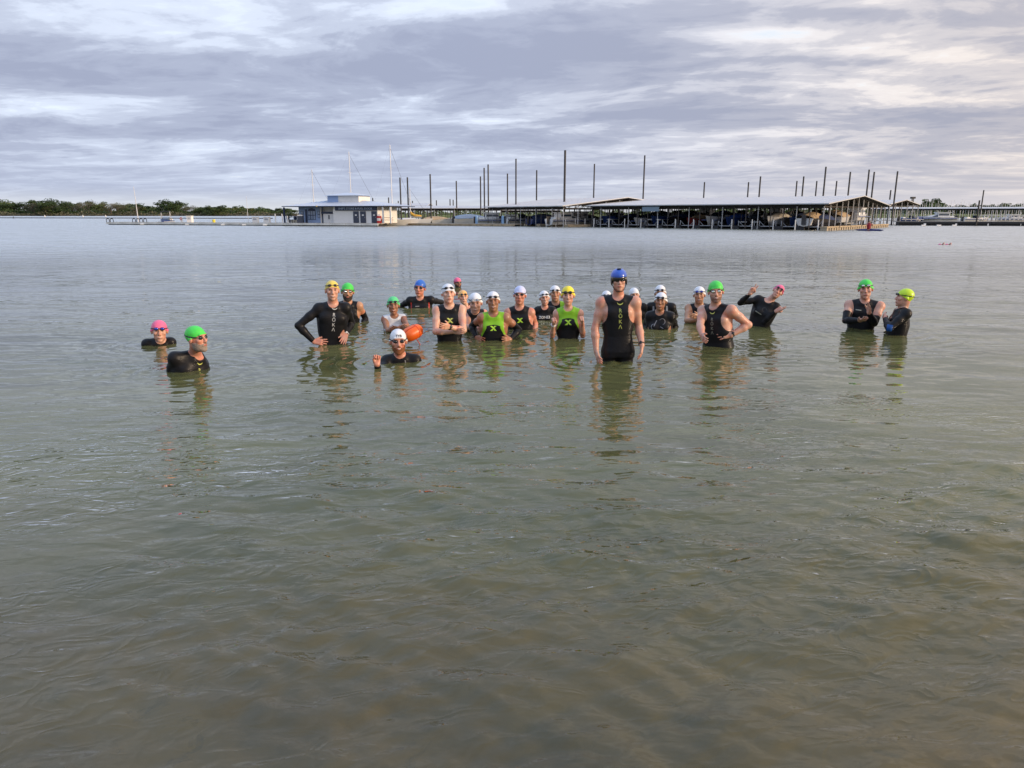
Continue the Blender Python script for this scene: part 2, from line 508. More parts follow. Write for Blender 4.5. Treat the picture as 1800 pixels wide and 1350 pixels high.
def grid_axes(lo, hi, h):
    return [np.arange(lo[i], hi[i] + h, h) for i in range(3)]

# unit sphere mesh shared by eyes, lenses, ...
def _unit_sphere(seg=12, rings=8):
    v = [(0, 0, 1)]
    for r_ in range(1, rings):
        a = math.pi * r_ / rings
        for s_ in range(seg):
            b = 2 * math.pi * s_ / seg
            v.append((math.sin(a) * math.cos(b), math.sin(a) * math.sin(b), math.cos(a)))
    v.append((0, 0, -1))
    f = []
    for s_ in range(seg):
        f.append((0, 1 + s_, 1 + (s_ + 1) % seg))
        f.append((len(v) - 1, len(v) - 1 - seg + (s_ + 1) % seg, len(v) - 1 - seg + s_))
    for r_ in range(rings - 2):
        for s_ in range(seg):
            a = 1 + r_ * seg
            f.append((a + s_, a + seg + s_, a + seg + (s_ + 1) % seg, a + (s_ + 1) % seg))
    return np.array(v), f
US_V, US_F = _unit_sphere()

def tube_mesh(pts, rads, seg=8, closed=False):
    pts = [np.array(p, float) for p in pts]
    n = len(pts); V = []; F = []
    up = np.array([0.13, .31, .94])
    for i, p in enumerate(pts):
        a = pts[i - 1] if i or closed else p
        b = pts[(i + 1) % n] if i < n - 1 or closed else p
        t = b - a; t /= np.linalg.norm(t) + 1e-12
        u = np.cross(t, up)
        if np.linalg.norm(u) < .1: u = np.cross(t, [1, 0, 0])
        u /= np.linalg.norm(u); w_ = np.cross(t, u)
        r_ = rads[i] if hasattr(rads, '__len__') else rads
        for s_ in range(seg):
            th = 2 * math.pi * s_ / seg
            V.append(p + r_ * (u * math.cos(th) + w_ * math.sin(th)))
    for i in range(n if closed else n - 1):
        for s_ in range(seg):
            a, b = i * seg, ((i + 1) % n) * seg
            F.append((a + s_, a + (s_ + 1) % seg, b + (s_ + 1) % seg, b + s_))
    if not closed:
        F.append(tuple(range(seg))[::-1]); F.append(tuple((n - 1) * seg + k for k in range(seg)))
    return V, F

def skin_mat(name, base, red=.0):
    if name in MATS: return MATS[name]
    m = bpy.data.materials.new(name); m.use_nodes = True
    n = NT(m.node_tree); b = n.n['Principled BSDF']
    t = n.new('ShaderNodeTexCoord')
    f = n.noise(t.outputs['Object'], 9, 4, .6)
    g = n.noise(t.outputs['Object'], 70, 3, .6)
    ruddy = (min(1, base[0] * 1.06), base[1] * (.74 - red), base[2] * (.68 - red))
    c = n.mixc(n.smooth(f, .40, .72), (*base, 1), (*ruddy, 1))
    c = n.mixc(n.math('MULTIPLY', n.smooth(g, .5, .8), .25), c, (base[0] * .7, base[1] * .55, base[2] * .5, 1))
    n.l.new(c, b.inputs['Base Color'])
    b.inputs['Roughness'].default_value = .42
    b.inputs['Subsurface Weight'].default_value = .12
    b.inputs['Subsurface Radius'].default_value = (.02, .008, .004)
    b.inputs['Subsurface Scale'].default_value = .5
    bm = n.new('ShaderNodeBump'); bm.inputs['Strength'].default_value = .3; bm.inputs['Distance'].default_value = .002
    n.l.new(n.noise(t.outputs['Object'], 160, 3, .6), bm.inputs['Height']); n.l.new(bm.outputs[0], b.inputs['Normal'])
    MATS[name] = m
    return m

SK = {
    'fair': ('skin_fair', (.58, .33, .24), .02), 'pale': ('skin_pale', (.64, .40, .30), .0), 'ruddy': ('skin_ruddy', (.56, .27, .19), .08),
    'tan': ('skin_tan', (.46, .25, .15), .0), 'brown': ('skin_brown', (.33, .17, .10), .0),
}
def neoprene(name='neoprene_black', col=(.011, .011, .013), rough=.36, spec=.18):
    if name in MATS: return MATS[name]
    m = bpy.data.materials.new(name); m.use_nodes = True
    n = NT(m.node_tree); b = n.n['Principled BSDF']
    t = n.new('ShaderNodeTexCoord')
    b.inputs['Base Color'].default_value = (*col, 1)
    b.inputs['Specular IOR Level'].default_value = spec
    f = n.noise(t.outputs['Object'], 7, 4, .6)
    n.l.new(n.math('ADD', n.math('MULTIPLY', f, .32), rough - .12), b.inputs['Roughness'])
    bm = n.new('ShaderNodeBump'); bm.inputs['Strength'].default_value = .30; bm.inputs['Distance'].default_value = .012
    wr = n.noise(n.vmath('MULTIPLY', t.outputs['Object'], (1, 1, 2.2)), 9, 4, .55, 1.2)
    n.l.new(wr, bm.inputs['Height']); n.l.new(bm.outputs[0], b.inputs['Normal'])
    MATS[name] = m
    return m

def neoprene2(name, col2):
    if name in MATS: return MATS[name]
    m = neoprene(name)
    n = NT(m.node_tree); b = n.n['Principled BSDF']
    a = n.new('ShaderNodeAttribute'); a.attribute_name = 'panel'
    n.l.new(n.mixc(n.math('GREATER_THAN', a.outputs['Fac'], 0.0), (.011, .011, .013, 1), (*col2, 1)), b.inputs['Base Color'])
    return m
CAPCOL = {'white': (.74, .76, .80), 'pink': (.80, .13, .27), 'green': (.06, .62, .07), 'blue': (.02, .13, .55), 'lime': (.55, .78, .02),
          'yellow': (.85, .70, .03), 'orange': (.85, .47, .16), 'bluewhite': (.55, .60, .85), 'greenwhite': (.10, .60, .22), 'gold': (.75, .58, .10)}
def latex(kind):
    return mat('latex_cap_' + kind, CAPCOL[kind], rough=.34, spec=.5, noise=.06, nscale=6, bump=.6, bscale=20)

TEXT_CACHE = {}
def text_flat(txt, bold=0.0):
    """flat outline mesh of a word: vertices in the plane, about 1 unit tall, centred"""
    key = (txt, bold)
    if key in TEXT_CACHE: return TEXT_CACHE[key]
    cu = bpy.data.curves.new('word', 'FONT'); cu.body = txt; cu.size = 1.0; cu.offset = bold
    cu.resolution_u = 3
    cu.align_x = 'CENTER'; cu.align_y = 'CENTER'
    ob = bpy.data.objects.new('word', cu); COL.objects.link(ob)
    dg = bpy.context.evaluated_depsgraph_get(); dg.update()
    me = ob.evaluated_get(dg).to_mesh()
    V = [tuple(v.co[:2]) for v in me.vertices]; F = [tuple(p.vertices) for p in me.polygons]
    ob.evaluated_get(dg).to_mesh_clear()
    bpy.data.objects.remove(ob); bpy.data.curves.remove(cu)
    TEXT_CACHE[key] = (V, F)
    return V, F

def X_LOGO():
    # an X built of a broad slanted bar and two wedges
    polys = [[(-.5, .36), (-.18, .36), (.5, -.36), (.18, -.36)], [(.12, .36), (.5, .36), (.14, .06), (.02, .14)], [(-.5, -.36), (-.12, -.36), (-.02, -.14), (-.14, -.06)]]
    V = []; F = []
    for p in polys:
        F.append(tuple(range(len(V), len(V) + len(p)))); V += p
    return V, F
def ARC(r=.5, w_=.16, a0=-150, a1=-30, n=10):
    V = []; F = []
    for i in range(n + 1):
        a = R(a0 + (a1 - a0) * i / n)
        ww = w_ * (0.35 + .65 * math.sin(math.pi * i / n))
        V += [(r * math.cos(a), r * math.sin(a)), ((r + ww) * math.cos(a), (r + ww) * math.sin(a))]
    for i in range(n): F.append((2 * i, 2 * i + 1, 2 * i + 3, 2 * i + 2))
    return V, F
def STRIPE(n=6):
    V = []; F = []
    for i in range(n + 1):
        x = -.5 + i / n
        V += [(x, -.5), (x, .5)]
    for i in range(n): F.append((2 * i, 2 * i + 2, 2 * i + 3, 2 * i + 1))
    return V, F

def on_ray_sphere(S, L, u, v, side):
    """the point seen at photo pixel (u, v) that lies L away from joint S, on its near or far side"""
    d = np.array(ray(u, v)); o = np.array([0, 0, CAM_H]) - S
    a = d @ d; b = 2 * (d @ o); c = o @ o - L * L
    disc = b * b - 4 * a * c
    if disc < 0: t = -b / (2 * a)
    else: t = (-b + (-1 if side == 'n' else 1) * math.sqrt(disc)) / (2 * a)
    p = np.array([0, 0, CAM_H]) + d * t
    q = p - S; l = np.linalg.norm(q)
    return S + q / l * L if l > L * 1.12 else p

def unit(v):
    return v / (np.linalg.norm(v) + 1e-12)

def build_hand(prims, Wp, T, n, ts, s, pose):
    d = unit(T - Wp); n = unit(n - (n @ d) * d); side = np.cross(d, n) * ts     # side: towards the thumb
    g = 'hand'
    curl = {'relax': [(.30, .45)] * 4, 'hip': [(.05, .15), (.1, .2), (.15, .25), (.2, .3)], 'fist': [(1.35, 1.7)] * 4, 'flat': [(.05, .08)] * 4,
            'peace': [(.05, .05), (.05, .05), (1.5, 1.7), (1.5, 1.7)], 'point': [(.05, .05), (.2, .5), (1.4, 1.7), (1.5, 1.7)], 'thumb': [(1.4, 1.8)] * 4,
            'spread': [(.05, .15)] * 4}[pose]
    spread = {'peace': [.16, -.16, 0, 0], 'point': [.1, -.12, 0, 0], 'spread': [.34, .10, -.12, -.34], 'hip': [.16, .04, -.08, -.2], 'flat': [0, 0, 0, 0]}.get(pose, [.05, 0, -.04, -.09])
    offs = [.031, .011, -.010, -.029]
    palm_l = [.092, .095, .090, .083]
    fl = [.070, .078, .072, .058]
    for i in range(4):
        base = Wp + d * palm_l[i] * s + side * offs[i] * s
        prims.append(capsule(Wp + side * offs[i] * .55 * s, base, .0175 * s, .0135 * s, .014, g))
        dd = unit(d * math.cos(spread[i]) + side * math.sin(spread[i]))
        a1, a2 = curl[i]
        d1 = dd * math.cos(a1) + n * math.sin(a1)
        d2 = dd * math.cos(a1 + a2) + n * math.sin(a1 + a2)
        m = base + d1 * fl[i] * .50 * s
        e = m + d2 * fl[i] * .46 * s
        prims.append(capsule(base, m, .0098 * s, .0088 * s, .005, g))
        prims.append(capsule(m, e, .0088 * s, .0072 * s, .003, g))
    b = Wp + d * .022 * s + side * .026 * s
    if pose == 'thumb': d1 = unit(side * .95 + d * .25); d2 = unit(side * 1.0 + d * .0)
    elif pose in ('fist', 'peace', 'point'): d1 = unit(d * .75 + side * .35 + n * .5); d2 = unit(d * .5 - side * .5 + n * .6)
    else: d1 = unit(d * .75 + side * .62 + n * .22); d2 = unit(d * .92 + side * .32 + n * .2)
    m = b + d1 * .048 * s; e = m + d2 * .036 * s
    prims.append(capsule(b, m, .0145 * s, .0115 * s, .012, g))
    prims.append(capsule(m, e, .0112 * s, .0088 * s, .004, g))

class Fig: pass

def person(P):
    """P: joints read off the photograph in its pixels, turned into places at the swimmer's own distance"""
    g = Fig()
    w0 = on_water(P['hip'][0], P['water'])
    Y = w0.y + .10 + P.get('dY', 0)
    g.Y = Y
    # head
    hy = Y + P.get('hdy', -.03)
    K = np.array(at(*P['crown'], hy)); M = np.array(at(*P['chin'], hy + P.get('nod', 0)))
    hs = np.linalg.norm(K - M) / .243
    s = P.get('s', None) or min(max(hs, .88), 1.06)
    up = unit(K - M)
    phi = math.atan2(w0.x, Y)
    yaw = R(P.get('yaw', 0)) - phi     # + turns the face to the image right
    pit = R(P.get('pitch', 0))
    right = np.array([1.0, 0, 0]); right = unit(right - (right @ up) * up); back = np.cross(up, right)
    X = right * math.cos(yaw) + back * math.sin(yaw); B = np.cross(up, X)
    if pit:
        B2 = B * math.cos(pit) + up * math.sin(pit); up = unit(np.cross(X, B2)); B = B2
    HM = np.stack([X, B, up], 1)
    HC = (K + M) / 2 + B * .015
    def H(x, y, z): return HC + HM @ (np.array([x, y, z]) * hs)
    pr = []
    jw = P.get('jaw', 1.0)
    pr.append(ellips(H(0, .016, .036), np.array([.077, .096, .084]) * hs, HM, .02, 'skull'))
    pr.append(ellips(H(0, -.010, -.030), np.array([.063 * jw, .078, .086]) * hs, HM, .03, 'skull'))
    pr.append(ellips(H(0, -.034, -.066), np.array([.050 * jw, .048, .044]) * hs, HM, .03, 'skull'))
    pr.append(capsule(H(-.034, -.076, .036), H(.034, -.076, .036), .011 * hs, .011 * hs, .016, 'skull'))
    pr.append(ellips(H(0, -.071, -.099), np.array([.024, .019, .019]) * hs, HM, .02, 'face'))
    for sx in (-1, 1):
        pr.append(ellips(H(sx * .041, -.060, -.016), np.array([.022, .022, .020]) * hs, HM, .02, 'face'))
        pr.append(ellips(H(sx * .031, -.093, .013), np.array([.017, .016, .012]) * hs, HM, .012, 'face', neg=True))
    pr.append(capsule(H(0, -.082, .020), H(0, -.104, -.021), .0075 * hs, .0125 * hs, .010, 'face'))
    pr.append(ellips(H(0, -.096, -.027), np.array([.0185, .013, .009]) * hs, HM, .008, 'face'))
    pr.append(ellips(H(0, -.083, -.061), np.array([.026, .013, .015]) * hs, HM, .010, 'face'))
    pr.append(capsule(H(-.019, -.102, -.058), H(.019, -.102, -.058), .0045 * hs, .0045 * hs, .004, 'face', neg=True))
    for sx in (-1, 1):
        pr.append(ellips(H(sx * .079, .008, -.006), np.array([.011, .019, .030]) * hs, HM, .006, 'ear'))
    # trunk frame
    N = np.array(at(*P['neck'], Y + P.get('ndy', 0))) + np.array([0, .035, -.005])
    SL = np.array(at(*P['sl'][:2], Y + .03 + (P['sl'][2] if len(P['sl']) > 2 else 0)))
    SR = np.array(at(*P['sr'][:2], Y + .03 + (P['sr'][2] if len(P['sr']) > 2 else 0)))
    hp = np.array(at(P['hip'][0], P['water'], Y + .04 + (P['hip'][1] if len(P['hip']) > 1 else 0)))
    if hp[2] > N[2] - .30: hp = np.array([hp[0], Y + .05, N[2] - .45])
    if not P.get('fixed'):
        for S_ in (SL, SR): S_[1] -= (S_[0] - N[0]) * math.tan(phi) * .8
    tup = unit(N - hp)
    tx = SR - SL; tx = unit(tx - (tx @ tup) * tup)
    tb = np.cross(tup, tx)
    TM = np.stack([tx, tb, tup], 1)
    L = .66 * s
    wt = P.get('w', 1.0); dp = P.get('d', 1.0); fem = P.get('fem', False)
    zs = np.array([0, .03, .065, .12, .20, .30, .42, .52, .60, .66]) * s
    As = np.array([.066, .098, .140, .166, .172, .160, .146, .160, .172, .168]) * s * wt
    Bs = np.array([.062, .074, .086, .104, .118, .112, .104, .112, .120, .110]) * s * dp
    if fem: As[3:6] *= .94; As[6] *= .92; As[7:] *= 1.03
    if P.get('belly'): As[5:8] *= 1.12; Bs[5:8] *= 1.15
    pr.append(loft(N, TM, L, zs, As, Bs, .035, 'trunk'))
    def T(x, y, z): return N + TM @ (np.array([x, y, z]) * s)
    for sx, S_ in ((-1, SL), (1, SR)):
        pr.append(capsule(T(sx * .035, .012, .012), S_ + tup * .012, .040 * s, .043 * s, .05, 'trunk'))
        pr.append(capsule(T(sx * .05, -.01, -.05), S_, .05 * s, .05 * s, .05, 'trunk'))
        if fem: pr.append(ellips(T(sx * .075, -.085, -.19), np.array([.058, .045, .055]) * s, TM, .04, 'trunk'))
        else: pr.append(ellips(T(sx * .078 * wt, -.070, -.15), np.array([.080, .048, .062]) * s, TM, .03, 'trunk'))
        pr.append(capsule(T(sx * .135 * wt, .02, -.12), T(sx * .11 * wt, .01, -.33), .050 * s, .04 * s, .05, 'trunk'))
    pr.append(capsule(T(-.05, -.055, -.02), T(.05, -.055, -.02), .022 * s, .022 * s, .04, 'trunk'))
    # neck
    nr = .057 if not fem else .049
    pr.append(capsule(H(0, .022, -.055), T(0, .004, -.01), nr * s, (nr + .006) * s, .025, 'neck'))
    # arms
    arms = []
    for side_, S_, e, wv, tv, sx in (('l', SL, P.get('el'), P.get('wl'), P.get('tl'), -1), ('r', SR, P.get('er'), P.get('wr'), P.get('tr'), 1)):
        UA, FA = .295 * s, .255 * s
        if e is None: E = S_ + np.array([sx * .05, .0, -.28]) * s
        else: E = on_ray_sphere(S_, UA, e[0], e[1], e[2])
        if wv is None: W = E + np.array([-sx * .02, -.06, -.24]) * s
        else: W = on_ray_sphere(E, FA, wv[0], wv[1], wv[2])
        if tv is None: Tp = W + unit(W - E) * .18 * s
        else: Tp = on_ray_sphere(W, .175 * s, tv[0], tv[1], tv[2])
        am = P.get('arm', 1.0) * (.88 if fem else 1)
        pr.append(ellips(S_, np.array([.060, .058, .062]) * s * am, np.eye(3), .035, 'ua'))
        mid = S_ + (E - S_) * .45
        pr.append(capsule(S_, mid, .050 * s * am, .049 * s * am, .03, 'ua'))
        pr.append(capsule(mid, E, .048 * s * am, .038 * s * am, .02, 'ua'))
        m2 = E + (W - E) * .3
        pr.append(capsule(E, m2, .038 * s * am, .043 * s * am, .02, 'fa'))
        pr.append(capsule(m2, W, .042 * s * am, .027 * s * am, .02, 'fa'))
        pose, nrm = P.get('h' + side_, ('relax', (0, 1, 0)))[:2]
        ts = P.get('h' + side_, (0, 0, sx))[2] if len(P.get('h' + side_, (0, 0))) > 2 else sx
        build_hand(pr, W, Tp, np.array(nrm, float), ts, s, pose)
        arms.append((S_, E, W, Tp))
    # legs, under water, down to the bed
    hipc = N - tup * .62 * s
    floor = float(bed_z(Y)) + .06
    for sx in (-1, 1):
        A = hipc + tx * sx * .085 * s
        dist = max(A[2] - floor, .12)
        Lg = .43 * s
        foot = np.array([A[0] + sx * .04, A[1] + .0, max(floor, A[2] - 2 * Lg * .99)])
        half = (A[2] - foot[2]) / 2
        fwd = math.sqrt(max(Lg * Lg - half * half, 0))
        knee = np.array([A[0] + sx * .03, A[1], 0]) + (-tb) * fwd; knee[2] = max((A[2] + foot[2]) / 2, floor + .02)
        pr.append(capsule(A, knee, .085 * s, .057 * s, .05, 'leg'))
        pr.append(capsule(knee, foot, .056 * s, .036 * s, .03, 'leg'))
        pr.append(capsule(foot, foot - tb * .15 * s + np.array([0, 0, -.02]), .036 * s, .026 * s, .03, 'leg'))
    base = np.array([hipc[0], hipc[1], float(bed_z(hipc[1]))])
    # ---- meshing: a medium grid above the water, fine ones for head and hands, a coarse one for the legs
    h = P.get('res', .0105)
    allp = [p for p in pr]
    # negative pieces must come after the pieces they cut, arms and hands after the trunk
    lo = np.min([p.lo for p in allp if not p.neg], 0) - .03; hi = np.max([p.hi for p in allp if not p.neg], 0) + .03
    zc = -0.13
    boxes = []
    hp_ = [p for p in allp if p.grp in ('skull', 'face', 'ear') and not p.neg]
    hb = (np.min([p.lo for p in hp_], 0) - .012, np.max([p.hi for p in hp_], 0) + .012)
    boxes.append((hb[0], hb[1], P.get('hres', .0052)))
    hands = [p for p in allp if p.grp == 'hand']
    for half_ in (hands[:len(hands) // 2], hands[len(hands) // 2:]):
        l2 = np.min([p.lo for p in half_], 0) - .01; h2 = np.max([p.hi for p in half_], 0) + .01
        if h2[2] > -.02: boxes.append((l2, h2, P.get('hres', .0052) * .95))
    VV = []; FF = []; off = 0
    def add(Pv, Q):
        nonlocal off
        if len(Pv): VV.append(Pv); FF.append(Q + off); off += len(Pv)
    holes = [(b[0] + h * 1.2, b[1] - h * 1.2) for b in boxes]
    ax, ay, az = grid_axes((lo[0], lo[1], zc), (hi[0], hi[1], hi[2]), h)
    add(*surfnet(evalf(allp, ax, ay, az), ax, ay, az, holes))
    done = []
    for (l2, h2, hh) in boxes:
        gx = grid_axes(l2, h2, hh)
        add(*surfnet(evalf(allp, *gx), *gx, [(a + .004, b - .004) for a, b in done]))
        done.append((l2, h2))
    if lo[2] < zc:
        gx = grid_axes((lo[0], lo[1], lo[2]), (hi[0], hi[1], zc + .03), .022)
        add(*surfnet(evalf(allp, *gx), *gx))
    V = np.concatenate(VV) - base; F = np.concatenate(FF)
    body = mesh_obj('person', V, F, skin_mat(*SK[P.get('skin', 'fair')]), smooth=True)
    body.location = base
    tag(body, P['label'], 'person', 'swimmers in the lake')
    g.body, g.base, g.N, g.TM, g.s, g.H, g.HM, g.hs, g.pr, g.arms, g.h = body, base, N, TM, s, H, HM, hs, pr, arms, h
    # ---- wetsuit
    kind = P.get('suit', 'sleeveless')
    sp = [p for p in pr if p.grp == 'trunk' or p.grp == 'leg' or (kind == 'long' and p.grp in ('ua', 'fa')) or (kind == 'short' and p.grp == 'ua')]
    ax, ay, az = grid_axes((lo[0], lo[1], zc), (hi[0], hi[1], N[2] + .12), h)
    Fs = evalf(sp, ax, ay, az) - .0065
    Xg, Yg, Zg = ax[:, None, None], ay[None, :, None], az[None, None, :]
    def cut(prim):
        nonlocal Fs
        Fs = np.maximum(Fs, -prim.fn(Xg, Yg, Zg))
    if kind == 'sleeveless':
        for sx in (-1, 1):
            cut(ellips(T(sx * .222, 0, -.125 + P.get('hole', 0)), np.array([.115 + P.get('race', 0), .25, .155]) * s, TM))
    if kind == 'vest':
        for sx in (-1, 1): cut(ellips(T(sx * .225, 0, -.10), np.array([.085, .25, .135]) * s, TM))
    cut(ellips(T(0, -.055, .055 - P.get('vneck', 0)), np.array([.070, .085, .075 + P.get('collar', 0)]) * s, TM))
    if kind == 'long':
        for (S_, E, W, Tp) in arms: 
            dvec = unit(W - E)
            dd = (Xg - W[0]) * dvec[0] + (Yg - W[1]) * dvec[1] + (Zg - W[2]) * dvec[2] + .012
            nearw = np.sqrt((Xg - W[0]) ** 2 + (Yg - W[1]) ** 2 + (Zg - W[2]) ** 2) - .09
            Fs = np.maximum(Fs, -np.maximum(-dd, nearw))
    if kind == 'short':
        pass
    Ps, Q = surfnet(Fs, ax, ay, az)
    matl = P.get('suitmat') or neoprene()
    mats = [matl]; midx = None
    if P.get('panels'):
        c = (Ps - N) @ TM / s
        pal, fn = P['panels']
        mats = [neoprene2('neoprene_black_' + pal[0], pal[1])]
    suit = mesh_obj('wetsuit', Ps - base, Q, None, body, True, mats, midx)
    g.suit = suit
    if P.get('panels'):
        at_ = suit.data.attributes.new('panel', 'FLOAT', 'POINT')
        at_.data.foreach_set('value', fn(c[:, 0], c[:, 1], c[:, 2]).astype(np.float32))
    # ---- loose sleeves on bare arms
    for sd, a0 in P.get('sleeves', {}).items():
        S_, E, W, Tp = arms[0 if sd == 'l' else 1]
        ap = [p for p in pr if p.grp in ('ua', 'fa')]
        ap = ap[:5] if sd == 'l' else ap[5:]
        l2 = np.min([S_, E, W], 0) - .07; h2 = np.max([S_, E, W], 0) + .07
        gx = grid_axes(l2, h2, h * .9)
        Fa = evalf(ap, *gx) - .005
        x_, y_, z_ = gx[0][:, None, None], gx[1][None, :, None], gx[2][None, None, :]
        q0 = S_ + (E - S_) * a0; d0 = unit(E - S_)
        c0 = (x_ - q0[0]) * d0[0] + (y_ - q0[1]) * d0[1] + (z_ - q0[2]) * d0[2]
        Fu = np.maximum(evalf(ap[:3], *gx) - .005, -c0)
        d1 = unit(W - E)
        c1 = (x_ - W[0]) * d1[0] + (y_ - W[1]) * d1[1] + (z_ - W[2]) * d1[2] + .01
        Fa = np.minimum(Fu, np.maximum(evalf(ap[3:], *gx) - .005, c1))
        pv, q = surfnet(Fa, *gx)
        if len(q): mesh_obj('arm_sleeve', pv - base, q, neoprene(), body, True)
    # ---- cap
    skull = [p for p in pr if p.grp in ('skull', 'ear')]
    gx = grid_axes(hb[0], hb[1] + .012, P.get('hres', .0052))
    x_, y_, z_ = gx[0][:, None, None], gx[1][None, :, None], gx[2][None, None, :]
    Fk = evalf(skull, *gx)
    loc = [((x_ - HC[0]) * HM[0, i] + (y_ - HC[1]) * HM[1, i] + (z_ - HC[2]) * HM[2, i]) / hs for i in range(3)]
    zf, slope = P.get('capline', (.046, -.50))
    def ellm(name, c, r_, M_, m, par=body):
        v = np.array([c]) + (US_V * np.array(r_)) @ np.array(M_).T - base
        return mesh_obj(name, v, US_F, m, par, True)
    if P.get('cap', 'white') != 'helmet':
        line = zf + (loc[1] + .09) * slope
        Fc = np.maximum(Fk - .0050, (line - loc[2]) * hs)
        pv, q = surfnet(Fc, *gx)
        cmid = None; cm = [latex(P.get('cap', 'white'))]
        g.cap = mesh_obj('swim_cap', pv - base, q, None, body, True, cm)
    else:
        # aero helmet: smooth shell with ear covers, dark visor and chin strap
        big = [ellips(H(0, .022, .052), np.array([.093, .125, .088]) * hs, HM, .02), ellips(H(0, .10, .02), np.array([.062, .075, .055]) * hs, HM, .05)]
        gx2 = grid_axes(hb[0] - .05, hb[1] + np.array([.05, .16, .05]), .006)
        xx, yy, zz_ = gx2[0][:, None, None], gx2[1][None, :, None], gx2[2][None, None, :]
        l3 = [((xx - HC[0]) * HM[0, i] + (yy - HC[1]) * HM[1, i] + (zz_ - HC[2]) * HM[2, i]) / hs for i in range(3)]
        Fh = evalf(big, *gx2)
        Fh2 = np.maximum(Fh, (.040 - l3[2] + np.clip(l3[1] + .02, 0, 1) * -.30) * hs)
        pv, q = surfnet(Fh2, *gx2); mesh_obj('helmet_shell', pv - base, q, mat('helmet_blue', (.015, .085, .50), rough=.22, coat=.5), body, True)
        g.cap = None
        ear = []
        for sx in (-1, 1):
            ear.append(ellips(H(sx * .082, .012, .0), np.array([.014, .048, .058]) * hs, HM, .01))
        Fe = evalf(ear, *gx2)
        Fe = np.maximum(Fe, (l3[2] - .045) * hs)
        pv, q = surfnet(Fe, *gx2); mesh_obj('ear_cover', pv - base, q, mat('helmet_black', (.012, .012, .014), rough=.35), body, True)
        vis = np.maximum(np.abs(evalf([ellips(H(0, .020, .030), np.array([.090, .125, .090]) * hs, HM, .02)], *gx2)) - .004, (np.abs(l3[2] - .020) - .026) * hs)
        vis = np.maximum(vis, (l3[1] + .005) * hs)
        # notch over the nose
        vis = np.maximum(vis, -ellips(H(0, -.11, -.015), np.array([.016, .05, .022]) * hs, HM).fn(xx, yy, zz_))
        pv, q = surfnet(vis, *gx2); mesh_obj('visor', pv - base, q, mat('visor_dark', (.008, .007, .008), rough=.08, coat=.6), body, True)
        tv, tf = tube_mesh([H(-.079, .0, -.045), H(-.064, -.045, -.085), H(-.035, -.065, -.118), H(0, -.070, -.1235), H(.035, -.065, -.118), H(.064, -.045, -.085), H(.079, 0, -.045)], .0045, 6)
        mesh_obj('chin_strap', np.array(tv) - base, tf, mat('helmet_black'), body, True)
        ellm('badge', H(0, -.035, .134), np.array([.028, .02, .010]) * hs, HM, mat('helmet_black'))
    # ---- goggles
    gg = P.get('goggles')
    hair = P.get('hair', (.03, .018, .010))
    if gg:
        where, gcol = gg
        zl = {'eyes': .012, 'brow': .056, 'top': .080}[where] + P.get('gz', 0)
        black = mat('goggle_rubber', (.010, .010, .012), rough=.4)
        lens = {'dark': mat('goggle_lens_dark', (.012, .013, .02), rough=.10, coat=.3), 'mirror': mat('goggle_lens_mirror', (.75, .78, .70), rough=.12, metal=1),
                'blue': mat('goggle_lens_blue', (.05, .08, .45), rough=.12, metal=.6), 'clear': mat('goggle_lens_clear', (.45, .48, .55), rough=.1)}[gcol]
        fr = bpy.data.objects.new('goggles', None); COL.objects.link(fr); fr.parent = body
        lx = .031
        ys = []
        for sx in (-1, 1):
            yy_ = np.linspace(-.14, -.03, 45)
            pts = np.array([H(sx * lx, q_, zl) for q_ in yy_])
            f = evalp([p for p in pr if p.grp in ('skull',)], pts) - (.005 if where != 'eyes' else .0)
            i = int(np.argmax(f < 0)); yl = yy_[i] if f.min() < 0 else -.085
            ys.append(yl)
            ellm('eye_cup', H(sx * lx, yl - .003, zl), np.array([.0255, .0105, .0185]) * hs, HM, black, fr)
            ellm('lens', H(sx * lx, yl - .0085, zl), np.array([.0205, .0085, .0145]) * hs, HM, lens, fr)
        tv, tf = tube_mesh([H(-.012, ys[0] - .006, zl + .002), H(0, min(ys) - .009, zl + .005), H(.012, ys[1] - .006, zl + .002)], .0035, 6)
        mesh_obj('bridge', np.array(tv) - base, tf, black, fr, True)
        sl_ = P.get('strapslope', .16 if where == 'eyes' else -.10)
        ln = zl + (loc[1] + .085) * sl_
        Fst = np.maximum(np.maximum(Fk - .0095, (np.abs(loc[2] - ln) - .0062) * hs), (-.058 - loc[1]) * hs)
        pv, q = surfnet(Fst, *gx)
        if len(q): mesh_obj('strap', pv - base, q, black, fr, True)
    # ---- face
    facec = SK[P.get('skin', 'fair')][1]
    if not (gg and gg[0] == 'eyes') and P.get('cap') != 'helmet':
        for sx in (-1, 1):
            ellm('eye', H(sx * .031, -.0795, .014), np.array([.0125, .006, .0052]) * hs, HM, mat('eye_dark', (.10, .075, .06), rough=.2))
    if P.get('cap') != 'helmet' and (P.get('capline', (.046, 0))[0] > .03):
        for sx in (-1, 1):
            ellm('eyebrow', H(sx * .032, -.0865, .033), np.array([.0175, .005, .0036]) * hs, HM, mat('brow_' + ('dark' if hair[0] < .05 else 'light'), hair if hair[0] < .05 else (.16, .09, .05), rough=.8))
    lipm = mat('lips', (.42, .12, .10), rough=.4)
